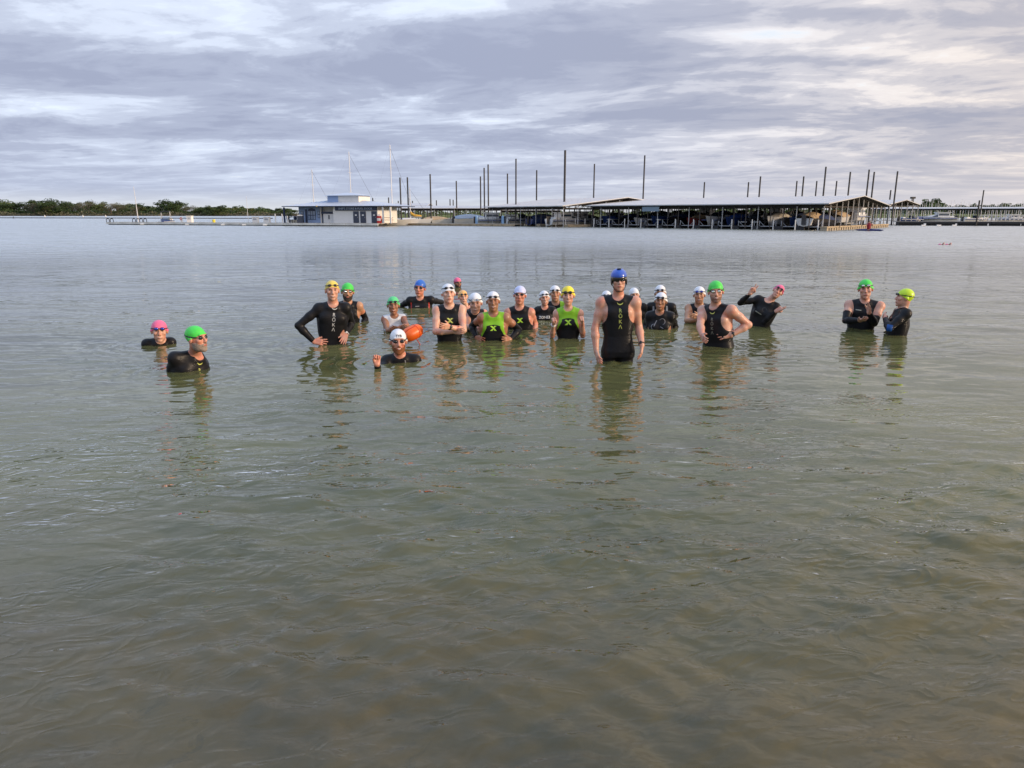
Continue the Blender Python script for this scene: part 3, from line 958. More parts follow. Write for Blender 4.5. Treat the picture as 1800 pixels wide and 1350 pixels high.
    if P.get('smile', True):
        def crescent(name, wd, yf, r_, m, zt=0):
            pts = [H(wd * k_, yf + .016 * k_ * k_, -.063 + zt + .0125 * k_ * k_) for k_ in np.linspace(-1, 1, 9)]
            tv, tf = tube_mesh(pts, [r_ * hs * (1 - .75 * abs(k_) ** 3) for k_ in np.linspace(-1, 1, 9)], 7)
            mesh_obj(name, np.array(tv) - base, tf, m, body, True)
        crescent('lips', .026, -.0925, .0078, lipm)
        crescent('teeth', .0185, -.0975, .0038, mat('teeth', (.72, .69, .62), rough=.3), .0015)
    else:
        ellm('lips', H(0, -.0915, -.060), np.array([.0235, .0075, .0075]) * hs, HM, lipm)
    if P.get('beard'):
        bc = {'red': (.22, .075, .025), 'dark': (.035, .022, .016), 'grey': (.30, .24, .20), 'stubble': tuple(x * .45 for x in facec)}[P['beard']]
        sk2 = [p for p in pr if p.grp in ('skull', 'face')]
        gx3 = grid_axes(hb[0] - .01, hb[1] + .01, .0045)
        xx, yy, zz_ = gx3[0][:, None, None], gx3[1][None, :, None], gx3[2][None, None, :]
        l3 = [((xx - HC[0]) * HM[0, i] + (yy - HC[1]) * HM[1, i] + (zz_ - HC[2]) * HM[2, i]) / hs for i in range(3)]
        thick = .0025 if P['beard'] == 'stubble' else .006
        Fb = evalf(sk2, *gx3) - thick - (0 if P['beard'] == 'stubble' else .006 * np.clip((-.07 - l3[2]) / .05, 0, 1))
        region = np.maximum(l3[2] + .034 + .25 * np.clip(l3[1] + .05, -.04, .0), np.abs(l3[0]) * 0 + l3[1] - .012)       # below the cheeks, in front of the ears
        region = np.maximum(region, -ellips(H(0, -.09, -.0580), np.array([.024, .03, .0115]) * hs, HM).fn(xx, yy, zz_) / hs)
        for sx in (-1, 1):
            region = np.maximum(region, -ellips(H(sx * .038, -.085, -.030), np.array([.030, .05, .020]) * hs, HM).fn(xx, yy, zz_) / hs)
        region = np.maximum(region, -ellips(H(0, -.10, -.020), np.array([.028, .05, .019]) * hs, HM).fn(xx, yy, zz_) / hs)
        pv, q = surfnet(np.maximum(Fb, region * hs), *gx3)
        if len(q): mesh_obj('beard', pv - base, q, mat('beard_' + P['beard'], bc, rough=.85, noise=.35, nscale=120, bump=.6, bscale=220), body, True)
    # ---- wrist watches
    for sd, wc in P.get('watch', {}).items():
        S_, E, W, Tp = arms[0 if sd == 'l' else 1]
        d = unit(W - E); c = W - d * .022 * s
        a = unit(np.cross(d, [0.1, -.9, .3])); b = np.cross(d, a)
        ring = [c + (a * math.cos(t_) + b * math.sin(t_)) * .033 * s for t_ in np.linspace(0, 2 * math.pi, 15)[:-1]]
        tv, tf = tube_mesh(ring, .0075, 6, True)
        wm = {'black': mat('watch_black', (.012, .012, .014), rough=.4), 'white': mat('watch_white', (.75, .75, .74), rough=.4)}[wc]
        wo_ = mesh_obj('watch', np.array(tv) - base, tf, wm, body, True)
        toc = unit(np.array([0, 0, CAM_H]) - c); toc = unit(toc - (toc @ d) * d)
        toc = unit(toc + np.cross(d, toc) * .25)
        ellm('watch_face', c + toc * .034 * s, (.020 * s, .017 * s, .007), np.stack([d, np.cross(toc, d), toc], 1), wm, wo_)
    # ---- prints on the suit and cap, laid on the surface
    bvh = {}
    def surf(o):
        if o.name not in bvh:
            me = o.data
            vv = np.empty(len(me.vertices) * 3, np.float32); me.vertices.foreach_get('co', vv)
            bvh[o.name] = BVHTree.FromPolygons([tuple(x) for x in vv.reshape(-1, 3)], [tuple(p.vertices) for p in me.polygons])
        return bvh[o.name]
    for (on, shape, x0, z0, size, rot, m, name) in P.get('prints', []):
        o = {'suit': suit, 'cap': g.cap}[on]
        if o is None or not len(o.data.polygons): continue
        Vf, Ff = shape
        MM = TM if on == 'suit' else HM
        sc = s if on == 'suit' else hs
        O = N if on == 'suit' else HC
        cr, sr_ = math.cos(R(rot)), math.sin(R(rot))
        sxy = size if hasattr(size, '__len__') else (size, size)
        out = []; ok = True
        bz = surf(o)
        turn = P.get('printyaw', 0) if on == 'suit' else P.get('capyaw', 0)
        Zr = np.array([[math.cos(R(turn)), -math.sin(R(turn)), 0], [math.sin(R(turn)), math.cos(R(turn)), 0], [0, 0, 1]])
        for (a, b) in Vf:
            a *= sxy[0]; b *= sxy[1]
            pl = np.array([x0 + a * cr - b * sr_, -.5, z0 + a * sr_ + b * cr])
            st = O + MM @ (Zr @ pl * sc) - base; dr_ = MM @ (Zr @ np.array([0, 1.0, 0]))
            hit = bz.ray_cast(Vector(st), Vector(dr_))
            if hit[0] is None: ok = False; break
            out.append(np.array(hit[0]) - dr_ * .0028)
        if ok: mesh_obj(name, np.array(out), Ff, m, o)
    return g

WHITE_INK = mat('ink_white', (.62, .62, .60), rough=.5)
SILVER_INK = mat('ink_silver', (.26, .27, .22), rough=.4)
GREEN_INK = mat('ink_lime', (.42, .72, .05), rough=.5)
YELLOW_INK = mat('ink_yellow', (.55, .60, .14), rough=.5)
BLACK_INK = mat('ink_black', (.012, .012, .014), rough=.5)
GREY_INK = mat('ink_grey', (.22, .22, .24), rough=.5)
BLUE_INK = mat('ink_blue', (.02, .10, .42), rough=.5)

def roka(m=SILVER_INK, z=-.095, x=0.0, step=.062, size=.060):
    out = []
    for i, c in enumerate('R\u014cKA'):
        t = text_flat(c if c != 'A' else '\u039b', .0)
        out.append(('suit', t, x, z - i * step, size, 0, m, 'letter'))
    out.append(('suit', ARC(.5, .16, -145, -35), x, z + .112, .075, 0, YELLOW_INK if m is not WHITE_INK else WHITE_INK, 'neck_mark'))
    return out
def xlogo(z=-.20, size=.10, m=GREEN_INK, brand=True):
    r_ = [('suit', X_LOGO(), 0, z, size, 0, m, 'chest_logo')]
    return r_

def lime_panels(x, y, z):
    a = np.abs(x)
    f = np.maximum(z + .108 + 2 * x * x, np.minimum(a - .090 - np.clip(-z - .15, 0, 1) * .50, z + .30))
    return np.minimum(f, .160 - a)
def white_panels(x, y, z):
    return -np.minimum(.055 - np.abs(x), -.17 - .8 * np.abs(x) - z)
def red_panels(x, y, z):
    return np.minimum(.010 - np.abs(np.abs(x) - .155), -.05 - z)
LIME = (('lime', (.22, .50, .03)), lime_panels)

PEOPLE = [
 dict(label='man in gold cap and long black wetsuit, both hands on his hips',
      water=607, crown=(583.5, 493.5), chin=(584.8, 528.5), neck=(584.5, 537), sl=(562, 542), sr=(606.5, 542), hip=(582,),
      el=(524.5, 572.4, 'f'), wl=(552, 600.5, 'n'), tl=(576, 602.5, 'n'), er=(618, 567, 'f'), wr=(607.5, 589, 'n'), tr=(602, 604, 'n'),
      hl=('hip', (0, .9, -.3), 1), hr=('hip', (-.3, .9, 0), -1), suit='long', cap='gold', goggles=('top', 'dark'), yaw=4, skin='fair', smile=True, capline=(.052, -.42), watch={'r': 'white'},
      prints=roka(WHITE_INK, -.10, .02), hres=.0045, res=.009, gz=-.012),
 dict(label='man in green cap and mirrored goggles behind the man with hands on hips',
      water=568, crown=(611.2, 497.5), chin=(611.2, 529), neck=(610.5, 534), sl=(592, 539), sr=(630, 538.5), hip=(610,),
      er=(643, 561, 'f'), wr=(634, 572, 'n'), el=(588, 560, 'f'), suit='vest', cap='green', goggles=('eyes', 'mirror'), skin='tan', beard='dark', smile=False, sleeves={'r': .45, 'l': .45}),
 dict(label='small swimmer in green cap and white sleeveless top beside the orange buoy',
      water=582, crown=(690.7, 521.5), chin=(692, 552.5), neck=(692.5, 557.5), sl=(677, 561.5), sr=(708, 560), hip=(693,), s=.90,
      el=(681.5, 581, 'n'), wl=(703, 576.5, 'n'), tl=(714, 574, 'n'), er=(716, 572, 'n'), wr=(697, 577, 'n'), tr=(688, 577, 'n'), hl=('relax', (0, 1, 0), -1), hr=('relax', (0, 1, 0), 1),
      suit='vest', panels=(('white', (.72, .74, .78)), white_panels), cap='greenwhite', goggles=('brow', 'dark'), skin='brown', fem=True),
 dict(label='sunburnt man in blue cap and goggles, red piping on his black wetsuit',
      water=542, crown=(738.5, 492), chin=(737, 521), neck=(738, 525.5), sl=(721, 528.5), sr=(757, 527.5), hip=(739,),
      el=(704, 538, 'f'), er=(775.5, 531, 'f'), wr=(788, 540, 'f'), wl=(700, 552, 'n'), suit='long', cap='blue', goggles=('eyes', 'dark'), skin='ruddy', smile=False, yaw=-14,
      panels=(('red', (.42, .04, .03)), red_panels), w=1.08, prints=[('suit', STRIPE(), -.05, -.11, (.07, .012), 0, GREY_INK, 'brand_mark')]),
 dict(label='red bearded man in white cap crouching to his shoulders, one hand raised',
      water=639, crown=(699.5, 579.3), chin=(701, 621.5), neck=(703, 627), sl=(681, 634), sr=(729, 634), hip=(705,), hdy=-.08, s=1.0,
      el=(668, 662, 'n'), wl=(662.5, 640.5, 'n'), tl=(662.5, 612, 'n'), hl=('fist', (.3, -1, .1), -1), er=(748, 652, 'f'), suit='long', cap='white', goggles=('eyes', 'dark'), skin='ruddy', beard='red', hair=(.2, .1, .05),
      yaw=3, hres=.0045, collar=-.01, prints=[('cap', text_flat('TYR', .03), .004, .066, .034, 0, BLACK_INK, 'cap_lettering'), ('suit', STRIPE(), .06, -.05, (.012, .05), 12, GREY_INK, 'brand_mark')]),
 dict(label='swimmer in magenta cap with only the head above water behind the group',
      water=505.5, crown=(804.9, 488), chin=(805, 507), neck=(805, 511), sl=(793, 513.5), sr=(817, 513.5), hip=(805,), el=(785, 520, 'f'), er=(825, 520, 'f'), suit='long', cap='pink', goggles=('eyes', 'dark'), skin='brown', smile=False, beard='dark', yaw=25, hres=.0065, res=.013),
 dict(label='fair young man in white cap, bare arms crossed under a yellow X',
      water=601, crown=(787.8, 499), chin=(788.8, 533.5), neck=(789.5, 540.5), sl=(768.5, 546.5), sr=(811, 545), hip=(790,),
      el=(765.5, 583, 'n'), wl=(800, 583, 'n'), tl=(815, 582, 'n'), er=(815, 580.5, 'n'), wr=(788, 574.5, 'n'), tr=(775.5, 574, 'n'), hl=('relax', (0, 1, 0), 1), hr=('relax', (0, 1, 0), -1),
      suit='sleeveless', race=-.01, cap='white', goggles=('top', 'dark'), skin='pale', smile=False, yaw=8, watch={'r': 'black'}, capline=(.040, -.5), pitch=-4, gz=-.01,
      prints=[('suit', X_LOGO(), 0.01, -.150, .085, 0, YELLOW_INK, 'chest_logo')], hole=0.02),
 dict(label='pale swimmer in peach orange cap peeking out between two swimmers in white caps',
      water=552, crown=(813.4, 510.5), chin=(815, 534.5), neck=(821, 541), sl=(808, 546), sr=(838, 547), hip=(822,), suit='vest', cap='orange', goggles=('brow', 'dark'), skin='pale', smile=False, yaw=10, s=.92, fem=True, hdy=-.05),
 dict(label='grinning boy in white cap leaning forward behind the lime suited young man',
      water=583, crown=(834.6, 515.8), chin=(836, 550.5), neck=(835, 549), sl=(822, 553), sr=(850, 551.5), hip=(838, .0), hdy=-.16, ndy=-.05,
      el=(821, 574, 'n'), wl=(838, 578, 'n'), er=(856, 575, 'f'), suit='vest', cap='white', goggles=('brow', 'clear'), skin='fair', s=.94, pitch=8),
 dict(label='young man in white cap, lime and black suit and black arm sleeves',
      water=600, crown=(866, 512.8), chin=(867.5, 547), neck=(867, 554), sl=(847.5, 559), sr=(888.5, 558.5), hip=(867.5,),
      el=(829.5, 573, 'f'), wl=(838, 594, 'n'), tl=(850, 600, 'n'), er=(912, 580, 'f'), wr=(896.5, 597, 'n'), tr=(883, 598, 'n'), hr=('hip', (0, .9, -.2), -1), hl=('hip', (0, .9, -.2), 1),
      suit='sleeveless', panels=LIME, cap='white', goggles=('brow', 'dark'), skin='brown', sleeves={'l': .55, 'r': .55}, prints=xlogo(-.152, .088), capline=(.052, -.5), gz=.006, race=-.02),
 dict(label='young man in lavender cap with a lime X on his black sleeveless suit',
      water=580, crown=(914.2, 503), chin=(913.2, 535), neck=(913, 542.5), sl=(894, 549.5), sr=(932.5, 549.5), hip=(915,),
      er=(941, 569, 'f'), wr=(939, 584, 'n'), el=(888, 570, 'f'), suit='sleeveless', cap='bluewhite', goggles=('eyes', 'dark'), skin='ruddy', smile=False, yaw=-3, prints=xlogo(-.15, .09), gz=.008, race=-.01, hole=.02),
 dict(label='smiling woman in white cap and black wetsuit with ZONE3 across the chest',
      water=563.5, crown=(956.2, 511.5), chin=(958, 537), neck=(957.5, 542), sl=(945, 546), sr=(971, 545.5), hip=(957,), suit='long', cap='white', goggles=('top', 'dark'), skin='fair', fem=True, s=.9, gz=-.014,
      el=(942, 562, 'f'), er=(975, 562, 'f'), prints=[('suit', text_flat('ZONE3', .02), -.0, -.145, .062, 2, WHITE_INK, 'chest_lettering')], yaw=8),
 dict(label='man in white cap behind the yellow capped woman, lime patch on his shoulder',
      water=551, crown=(975.6, 502.3), chin=(976, 530), neck=(977, 534), sl=(959.5, 538), sr=(994, 538), hip=(977,), suit='long', cap='white', goggles=('brow', 'dark'), skin='tan', smile=False, yaw=4,
      panels=(('lime', (.22, .50, .03)), lambda x, y, z: .038 - np.abs(x - .112))),
 dict(label='smiling woman in yellow cap and lime and black suit, both fists raised',
      water=597, crown=(998.3, 503.2), chin=(998.5, 536.5), neck=(999, 544), sl=(980, 551.5), sr=(1018, 551.5), hip=(998.5,), fem=True, s=.98,
      el=(971, 590, 'n'), wl=(973, 569, 'n'), tl=(971, 556, 'n'), er=(1024.4, 590, 'n'), wr=(1024, 568.5, 'n'), tr=(1024.5, 552, 'n'), hl=('fist', (1, .2, 0), -1), hr=('thumb', (-1, -.1, 0), -1),
      suit='sleeveless', panels=LIME, cap='yellow', goggles=('brow', 'dark'), skin='fair', watch={'l': 'white'}, prints=xlogo(-.165, .098), capline=(.046, -.6), gz=-.006, race=-.02),
 dict(label='tall man in blue racing helmet and dark visor, bare arms hanging',
      water=637, crown=(1088, 474.5), chin=(1088.5, 511.8), neck=(1087, 524.5), sl=(1058, 532.5), sr=(1116, 531.5), hip=(1086, .0), s=1.03,
      el=(1045.8, 578, 'f'), wl=(1048, 617, 'n'), tl=(1054, 640, 'n'), er=(1122.5, 574, 'f'), wr=(1128.5, 607, 'n'), tr=(1126, 634, 'n'), hl=('relax', (1, .3, 0), -1), hr=('relax', (-1, .3, 0), 1), arm=1.08,
      suit='sleeveless', cap='helmet', skin='fair', smile=False, yaw=5, res=.008, hres=.0042, watch={'r': 'black'}, prints=roka(YELLOW_INK, -.125, .012), printyaw=6, w=1.03, hole=-.012, race=.004),
 dict(label='nearly hidden swimmer, white cap showing left of the neck of the helmeted man',
      water=556, crown=(1066, 511.5), chin=(1066, 537), neck=(1066, 542), sl=(1052, 546), sr=(1080, 546), hip=(1066,), suit='vest', cap='white', skin='fair', goggles=('brow', 'dark'), smile=False, s=.9, hres=.0065, res=.013, el=(1062, 566, 'f'), er=(1072, 566, 'f')),
 dict(label='swimmer in plain white cap peeking over the right shoulder of the helmeted man',
      water=563, crown=(1114.6, 506.5), chin=(1115.5, 532), neck=(1116, 536.5), sl=(1101, 541), sr=(1130, 540), hip=(1116,), suit='long', cap='white', skin='fair', smile=False, s=.95, er=(1133, 560, 'f'), el=(1100, 560, 'f'), hres=.0065, res=.012, yaw=12),
 dict(label='swimmer in white cap directly behind the laughing person with chest swirls',
      water=558, crown=(1160.5, 501.6), chin=(1160.5, 530), neck=(1161, 534.5), sl=(1144, 540), sr=(1180, 540), hip=(1161,), suit='long', cap='white', goggles=('brow', 'dark'), skin='tan', smile=False, el=(1137, 558, 'f'), er=(1188, 556, 'f'), wr=(1183, 566, 'n'), w=1.05, panels=(('grey', (.25, .26, .28)), lambda x, y, z: np.minimum(.013 - np.abs(np.abs(x) - .105), .09 - np.abs(z + .11)))),
 dict(label='laughing person in white cap and black wetsuit with pale swirls on the chest',
      water=580, crown=(1162.8, 514.3), chin=(1159.8, 545), neck=(1160, 551), sl=(1143, 556), sr=(1178.5, 556.5), hip=(1160,), el=(1133.5, 572, 'f'), wl=(1140, 584, 'n'), er=(1189, 577.5, 'f'), wr=(1179, 583, 'n'),
      suit='long', cap='white', goggles=('brow', 'dark'), skin='brown', fem=True, yaw=-6,
      prints=[('suit', ARC(.5, .12, -80, 150), .035, -.10, .075, 0, GREY_INK, 'swirl'), ('suit', ARC(.5, .12, 60, 250), -.075, -.17, .075, 10, GREY_INK, 'swirl'), ('suit', STRIPE(), -.06, -.12, (.09, .012), 62, GREY_INK, 'swirl'), ('suit', STRIPE(), .03, -.18, (.05, .01), -30, GREY_INK, 'swirl')]),
 dict(label='swimmer in white cap with arms crossed beside the big man in green cap',
      water=567, crown=(1229.4, 504), chin=(1229, 533.5), neck=(1229.5, 538.5), sl=(1212, 542.5), sr=(1247, 542.5), hip=(1229.5,), el=(1207.5, 563.5, 'n'), wl=(1232, 562, 'n'), tl=(1243, 560, 'n'), er=(1250, 563, 'n'), wr=(1228, 558, 'n'),
      hl=('relax', (0, 1, 0), 1), hr=('relax', (0, 1, 0), -1), suit='vest', cap='white', goggles=('brow', 'blue'), skin='tan', prints=[('suit', STRIPE(), -.05, -.09, (.06, .014), 0, SILVER_INK, 'brand_mark')]),
 dict(label='big bare shouldered man in green cap and mirrored goggles, hand on his hip',
      water=610, crown=(1258, 494), chin=(1258.8, 532), neck=(1259, 540.5), sl=(1237, 547, .08), sr=(1284, 545.5, -.10), hip=(1263,), w=1.06, arm=1.12, d=1.1, belly=True,
      er=(1315.7, 571, 'f'), wr=(1285, 588.8, 'n'), tr=(1260, 590.5, 'n'), el=(1230.5, 571, 'n'), wl=(1234.5, 590, 'n'), tl=(1239, 601, 'n'), hr=('spread', (0, .9, -.2), -1), hl=('relax', (1, .3, 0), 1),
      suit='sleeveless', cap='green', goggles=('eyes', 'mirror'), skin='fair', yaw=4, watch={'r': 'black'}, prints=roka(SILVER_INK, -.125, -.0, .055, .052), beard='stubble', hres=.0045, res=.009, hole=-.02, race=.01),
 dict(label='swimmer in hot pink cap leaning sideways and holding up a two finger peace sign',
      water=575, crown=(1375, 501.5), chin=(1360.5, 523.5), neck=(1351, 530.5), sl=(1334, 527, .02), sr=(1362.5, 539.5, -.02), hip=(1332,), hdy=-.06,
      el=(1301, 532.6, 'n'), wl=(1318.5, 516, 'n'), tl=(1331, 496, 'n'), er=(1343, 566, 'n'), wr=(1364, 547, 'n'), tr=(1381, 537, 'n'), hl=('peace', (0, -1, 0), 1), hr=('point', (0, .6, -.6), -1),
      suit='long', cap='pink', goggles=('brow', 'dark'), skin='fair', fem=True, s=.98, prints=[('suit', STRIPE(), -.07, -.20, (.11, .012), -14, SILVER_INK, 'brand_mark'), ('suit', ARC(.5, .1, 0, 300), .0, -.13, .06, 0, mat('ink_faint', (.04, .04, .045), rough=.4), 'swirl')], hres=.0045),
 dict(label='man in green cap and black arm sleeves, one flat hand raised',
      water=579, crown=(1522, 491.3), chin=(1521, 525.3), neck=(1521.5, 531), sl=(1497, 537), sr=(1542, 537.5), hip=(1512, .0), w=1.06, arm=1.1,
      el=(1486, 563.5, 'n'), wl=(1512, 563, 'n'), tl=(1524, 561, 'n'), er=(1537, 568.5, 'n'), wr=(1527.5, 549, 'n'), tr=(1528, 532, 'n'), hl=('relax', (0, 1, 0), 1), hr=('flat', (-1, -.2, 0), -1),
      suit='sleeveless', race=-.02, cap='green', goggles=('brow', 'mirror'), skin='fair', smile=False, yaw=3, sleeves={'l': .50, 'r': .62}, prints=[('suit', STRIPE(), -.07, -.105, (.075, .013), -4, SILVER_INK, 'brand_mark')], capline=(.040, -.5), gz=-.004),
 dict(label='man in neon yellow cap seen from the side with folded arms',
      water=590, crown=(1590.5, 507.2), chin=(1584.5, 539.5), neck=(1587.5, 544.5), fixed=True, sl=(1588, 551, .20), sr=(1592.5, 552, -.20), hip=(1575,), hdy=0,
      er=(1563, 577, 'n'), wr=(1556, 559.5, 'f'), tr=(1552, 549, 'f'), el=(1562, 574, 'f'), wl=(1560, 566, 'n'), tl=(1556, 562, 'n'), hr=('relax', (1, .2, 0), 1), hl=('relax', (1, 0, 0), 1),
      suit='long', cap='lime', goggles=('eyes', 'dark'), skin='fair', smile=False, yaw=-74, d=1.12, gz=.03, strapslope=-.10, capline=(.05, -.62), capyaw=62,
      panels=(('blue', (.012, .07, .26)), lambda x, y, z: np.minimum(np.minimum(x - .17, .055 - np.abs(z + .24)), .035 - np.abs(y + .12))),
      prints=[('cap', text_flat('LUCITY', .05), -.012, .062, .034, -38, BLACK_INK, 'cap_lettering')]),
 dict(label='woman in pink cap with blue goggles pushed up, leftmost swimmer',
      water=607.5, crown=(279, 563.5), chin=(281.6, 601), neck=(281, 600.5), sl=(262.5, 603.5), sr=(297.5, 603), hip=(279,), hdy=-.10, el=(250, 616, 'f'), er=(312, 612, 'f'), suit='long', cap='pink', goggles=('brow', 'blue'), skin='fair', fem=True, s=1.0, gz=-.016, capline=(.040, -.5)),
 dict(label='grey bearded man in green cap turned sideways, shoulder deep, second from the left',
      water=654, crown=(345, 573), chin=(350.5, 617), neck=(341, 625), sl=(312, 628, -.08), sr=(350, 634, .14), hip=(316,), hdy=-.10, yaw=46, s=1.04, printyaw=0,
      el=(298, 664, 'f'), er=(352, 668, 'n'), suit='long', cap='green', goggles=('eyes', 'dark'), skin='ruddy', beard='grey', smile=False, d=1.15, w=1.08, hres=.0045, res=.009,
      prints=[('suit', ARC(.5, .16, -145, -35), .0, -.015, .07, 0, YELLOW_INK, 'neck_mark'), ('suit', text_flat('R', .0), .0, -.115, .05, 0, YELLOW_INK, 'letter'), ('suit', text_flat('\u014c', .012), .0, -.165, .05, 0, YELLOW_INK, 'letter')]),
]
import time as _t
_t0 = _t.time()
FIGS = []
for P_ in PEOPLE:
    FIGS.append(person(P_))
print('people', round(_t.time() - _t0, 1), 's', sum(len(o.data.polygons) for o in bpy.data.objects if o.type == 'MESH'))

# ================================================================== marina
def boxv(x0, x1, y0, y1, z0, z1):
    v = [(x0, y0, z0), (x1, y0, z0), (x1, y1, z0), (x0, y1, z0), (x0, y0, z1), (x1, y0, z1), (x1, y1, z1), (x0, y1, z1)]
    f = [(0, 3, 2, 1), (4, 5, 6, 7), (0, 1, 5, 4), (1, 2, 6, 5), (2, 3, 7, 6), (3, 0, 4, 7)]
    return v, f
class MB:
    def __init__(s): s.v = []; s.f = []
    def add(s, v, f):
        o = len(s.v); s.v += [tuple(p) for p in v]; s.f += [tuple(i + o for i in q) for q in f]; return s
    def box(s, *a): return s.add(*boxv(*a))
    def obox(s, c, ax_, hx, hy, z0, z1):
        """box turned about z: c centre (x, y), ax_ unit vector of its long side"""
        ux, uy = ax_
        v, f = boxv(-hx, hx, -hy, hy, z0, z1)
        return s.add([(c[0] + p[0] * ux - p[1] * uy, c[1] + p[0] * uy + p[1] * ux, p[2]) for p in v], f)
    def tube(s, pts, r_, seg=6):
        v, f = tube_mesh(pts, r_, seg); return s.add(v, f)
    def build(s, name, m, parent=None, base=(0, 0, 0), smooth=False):
        b = np.array(base)
        return mesh_obj(name, [tuple(np.array(p) - b) for p in s.v], s.f, m, parent, smooth)
def empty(name, loc):
    o = bpy.data.objects.new(name, None); COL.objects.link(o); o.location = loc; return o
rnd = random.Random(11)

M_ = dict(
    steel=mat('steel_pile', (.035, .032, .032), rough=.6, noise=.3, nscale=3),
    galv=mat('galvanised_steel', (.42, .43, .45), rough=.45, noise=.15),
    roofw=mat('white_metal_roof', (.52, .53, .55), rough=.5, noise=.05, nscale=1.5),
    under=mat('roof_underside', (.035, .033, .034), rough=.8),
    truss=mat('truss_brown', (.07, .06, .055), rough=.7),
    deck=mat('dock_deck', (.36, .33, .28), rough=.8, noise=.2, nscale=2),
    rub=mat('dock_fascia', (.78, .76, .71), rough=.6, noise=.18, nscale=.8),
    float_=mat('dock_float', (.035, .035, .04), rough=.7),
    wood=mat('dock_wood', (.42, .33, .22), rough=.8, noise=.25, nscale=3),
    white=mat('white_paint', (.82, .81, .79), rough=.45, noise=.05),
    cream=mat('cream_wall', (.84, .82, .78), rough=.6, noise=.05, nscale=1),
    bluew=mat('pale_blue_wall', (.32, .44, .68), rough=.6, noise=.05, nscale=1),
    navy=mat('navy_paint', (.018, .030, .075), rough=.45),
    slate=mat('dark_slate_door', (.045, .055, .085), rough=.5),
    roofg=mat('grey_blue_roof', (.50, .56, .66), rough=.4, noise=.06),
    glass=mat('window_glass', (.05, .07, .10), rough=.08),
    hullw=mat('white_gelcoat', (.72, .72, .72), rough=.2, coat=.3),
    hullb=mat('blue_gelcoat', (.03, .06, .20), rough=.2, coat=.3),
    hullr=mat('red_gelcoat', (.22, .03, .03), rough=.2, coat=.3),
    hullk=mat('black_gelcoat', (.015, .015, .02), rough=.2, coat=.3),
    tarpb=mat('blue_canvas', (.02, .09, .42), rough=.8), tarpt=mat('tan_canvas', (.45, .33, .20), rough=.85, noise=.1),
    tarpn=mat('navy_canvas', (.02, .04, .12), rough=.8), tarpy=mat('gold_canvas', (.62, .36, .05), rough=.8), tarpw=mat('cream_canvas', (.62, .58, .50), rough=.8),
    yellow=mat('yellow_plastic', (.75, .62, .05), rough=.5), red=mat('red_paint', (.45, .03, .03), rough=.5), rubber=mat('black_rubber', (.02, .02, .02), rough=.8),
    mast=mat('mast_alloy', (.62, .63, .66), rough=.35), orange=mat('orange_vinyl', (.85, .13, .01), rough=.38, bump=.25, bscale=9), orangestrap=mat('orange_strap', (.55, .05, .01), rough=.6),
)

# ---- orange tow buoy beside the small swimmer
def tow_buoy():
    a = np.array(at(708, 594, 9.25))
    b = np.array(at(741, 577, 9.45))
    d = unit(b - a); n = 22
    pts = []; rads = []
    L = np.linalg.norm(b - a)
    for t in np.linspace(0, 1, n):
        pts.append(a + (b - a) * t)
        rads.append(.094 * (1 - abs(2 * t - 1) ** 3.2) ** .5 + .004)
    base = np.array([(a + b)[0] / 2, (a + b)[1] / 2, 0])
    v, f = tube_mesh(pts, rads, 18)
    o = mesh_obj('tow_buoy', np.array(v) - base, f, M_['orange'], None, True); o.location = base
    tag(o, 'orange inflatable swim buoy lying on the water beside the small swimmer', 'swim buoy')
    up_ = unit(np.cross(d, [1, .2, 0])); sd = np.cross(d, up_)
    for t in (.68,):
        c = a + (b - a) * t
        ring = [c + (up_ * math.cos(q) + sd * math.sin(q)) * (.091) for q in np.linspace(0, 2 * math.pi, 25)[:-1]]
        v, f = tube_mesh(ring, .009, 6, True); mesh_obj('strap', np.array(v) - base, f, M_['orangestrap'], o, True)
    lo = [a + (b - a) * t + (up_ if up_[2] > 0 else -up_) * (.097 * (1 - abs(2 * t - 1) ** 3.2) ** .5) for t in np.linspace(.06, .68, 10)]
    v, f = tube_mesh(lo, .007, 6); mesh_obj('strap', np.array(v) - base, f, M_['orangestrap'], o, True)
    c = a + (b - a) * .72 + np.array([0, -.06, -.09])
    v, f = tube_mesh([c, c + np.array([.05, -.02, -.07]), c + np.array([.07, -.03, -.16])], .006, 6); mesh_obj('tow_line', np.array(v) - base, f, M_['orangestrap'], o, True)
tow_buoy()

# ---- floating dock segments
def dock(u0, v0, u1, v1, label, width=2.4, seg=2.2, fascia='rub', top=.42, group=None, name='floating_dock', tilt_in=1):
    A = on_water(u0, v0); B = on_water(u1, v1)
    d = Vector((B.x - A.x, B.y - A.y, 0)); L = d.length; d.normalize()
    n = Vector((-d.y, d.x, 0))
    if n.y < 0: n = -n
    root = empty(name, (A.x, A.y, 0)); tag(root, label, 'dock', group)
    def mid(t, w_): return (A.x + d.x * t + n.x * w_, A.y + d.y * t + n.y * w_)
    MB().obox(mid(L / 2, width / 2 + .05), (d.x, d.y), L / 2, width / 2, top - .12, top).build('deck', M_['deck'], root, A)
    k = max(1, int(L / seg)); sl = L / k
    m0 = MB()
    for i in range(k):
        c = mid((i + .5) * sl, width / 2 + .08)
        m0.obox(c, (d.x, d.y), sl / 2 * .8, width / 2 - .1, -.25, top - .13)
    m0.build('float', M_['float_'], root, A)
    # rub strip in lengths with a small gap between them
    me = None
    for i in range(k):
        c = mid((i + .5) * sl, .0)
        o = MB().obox((0, 0), (d.x, d.y), sl / 2 * .985, .06, top - .30, top - .02).build('fascia', M_[fascia], root) if me is None else None
        if me is None: me = o.data
        else:
            o = bpy.data.objects.new('fascia', me); COL.objects.link(o); o.parent = root
        o.location = (c[0] - A.x, c[1] - A.y, 0)
    return root, A, d, n, L
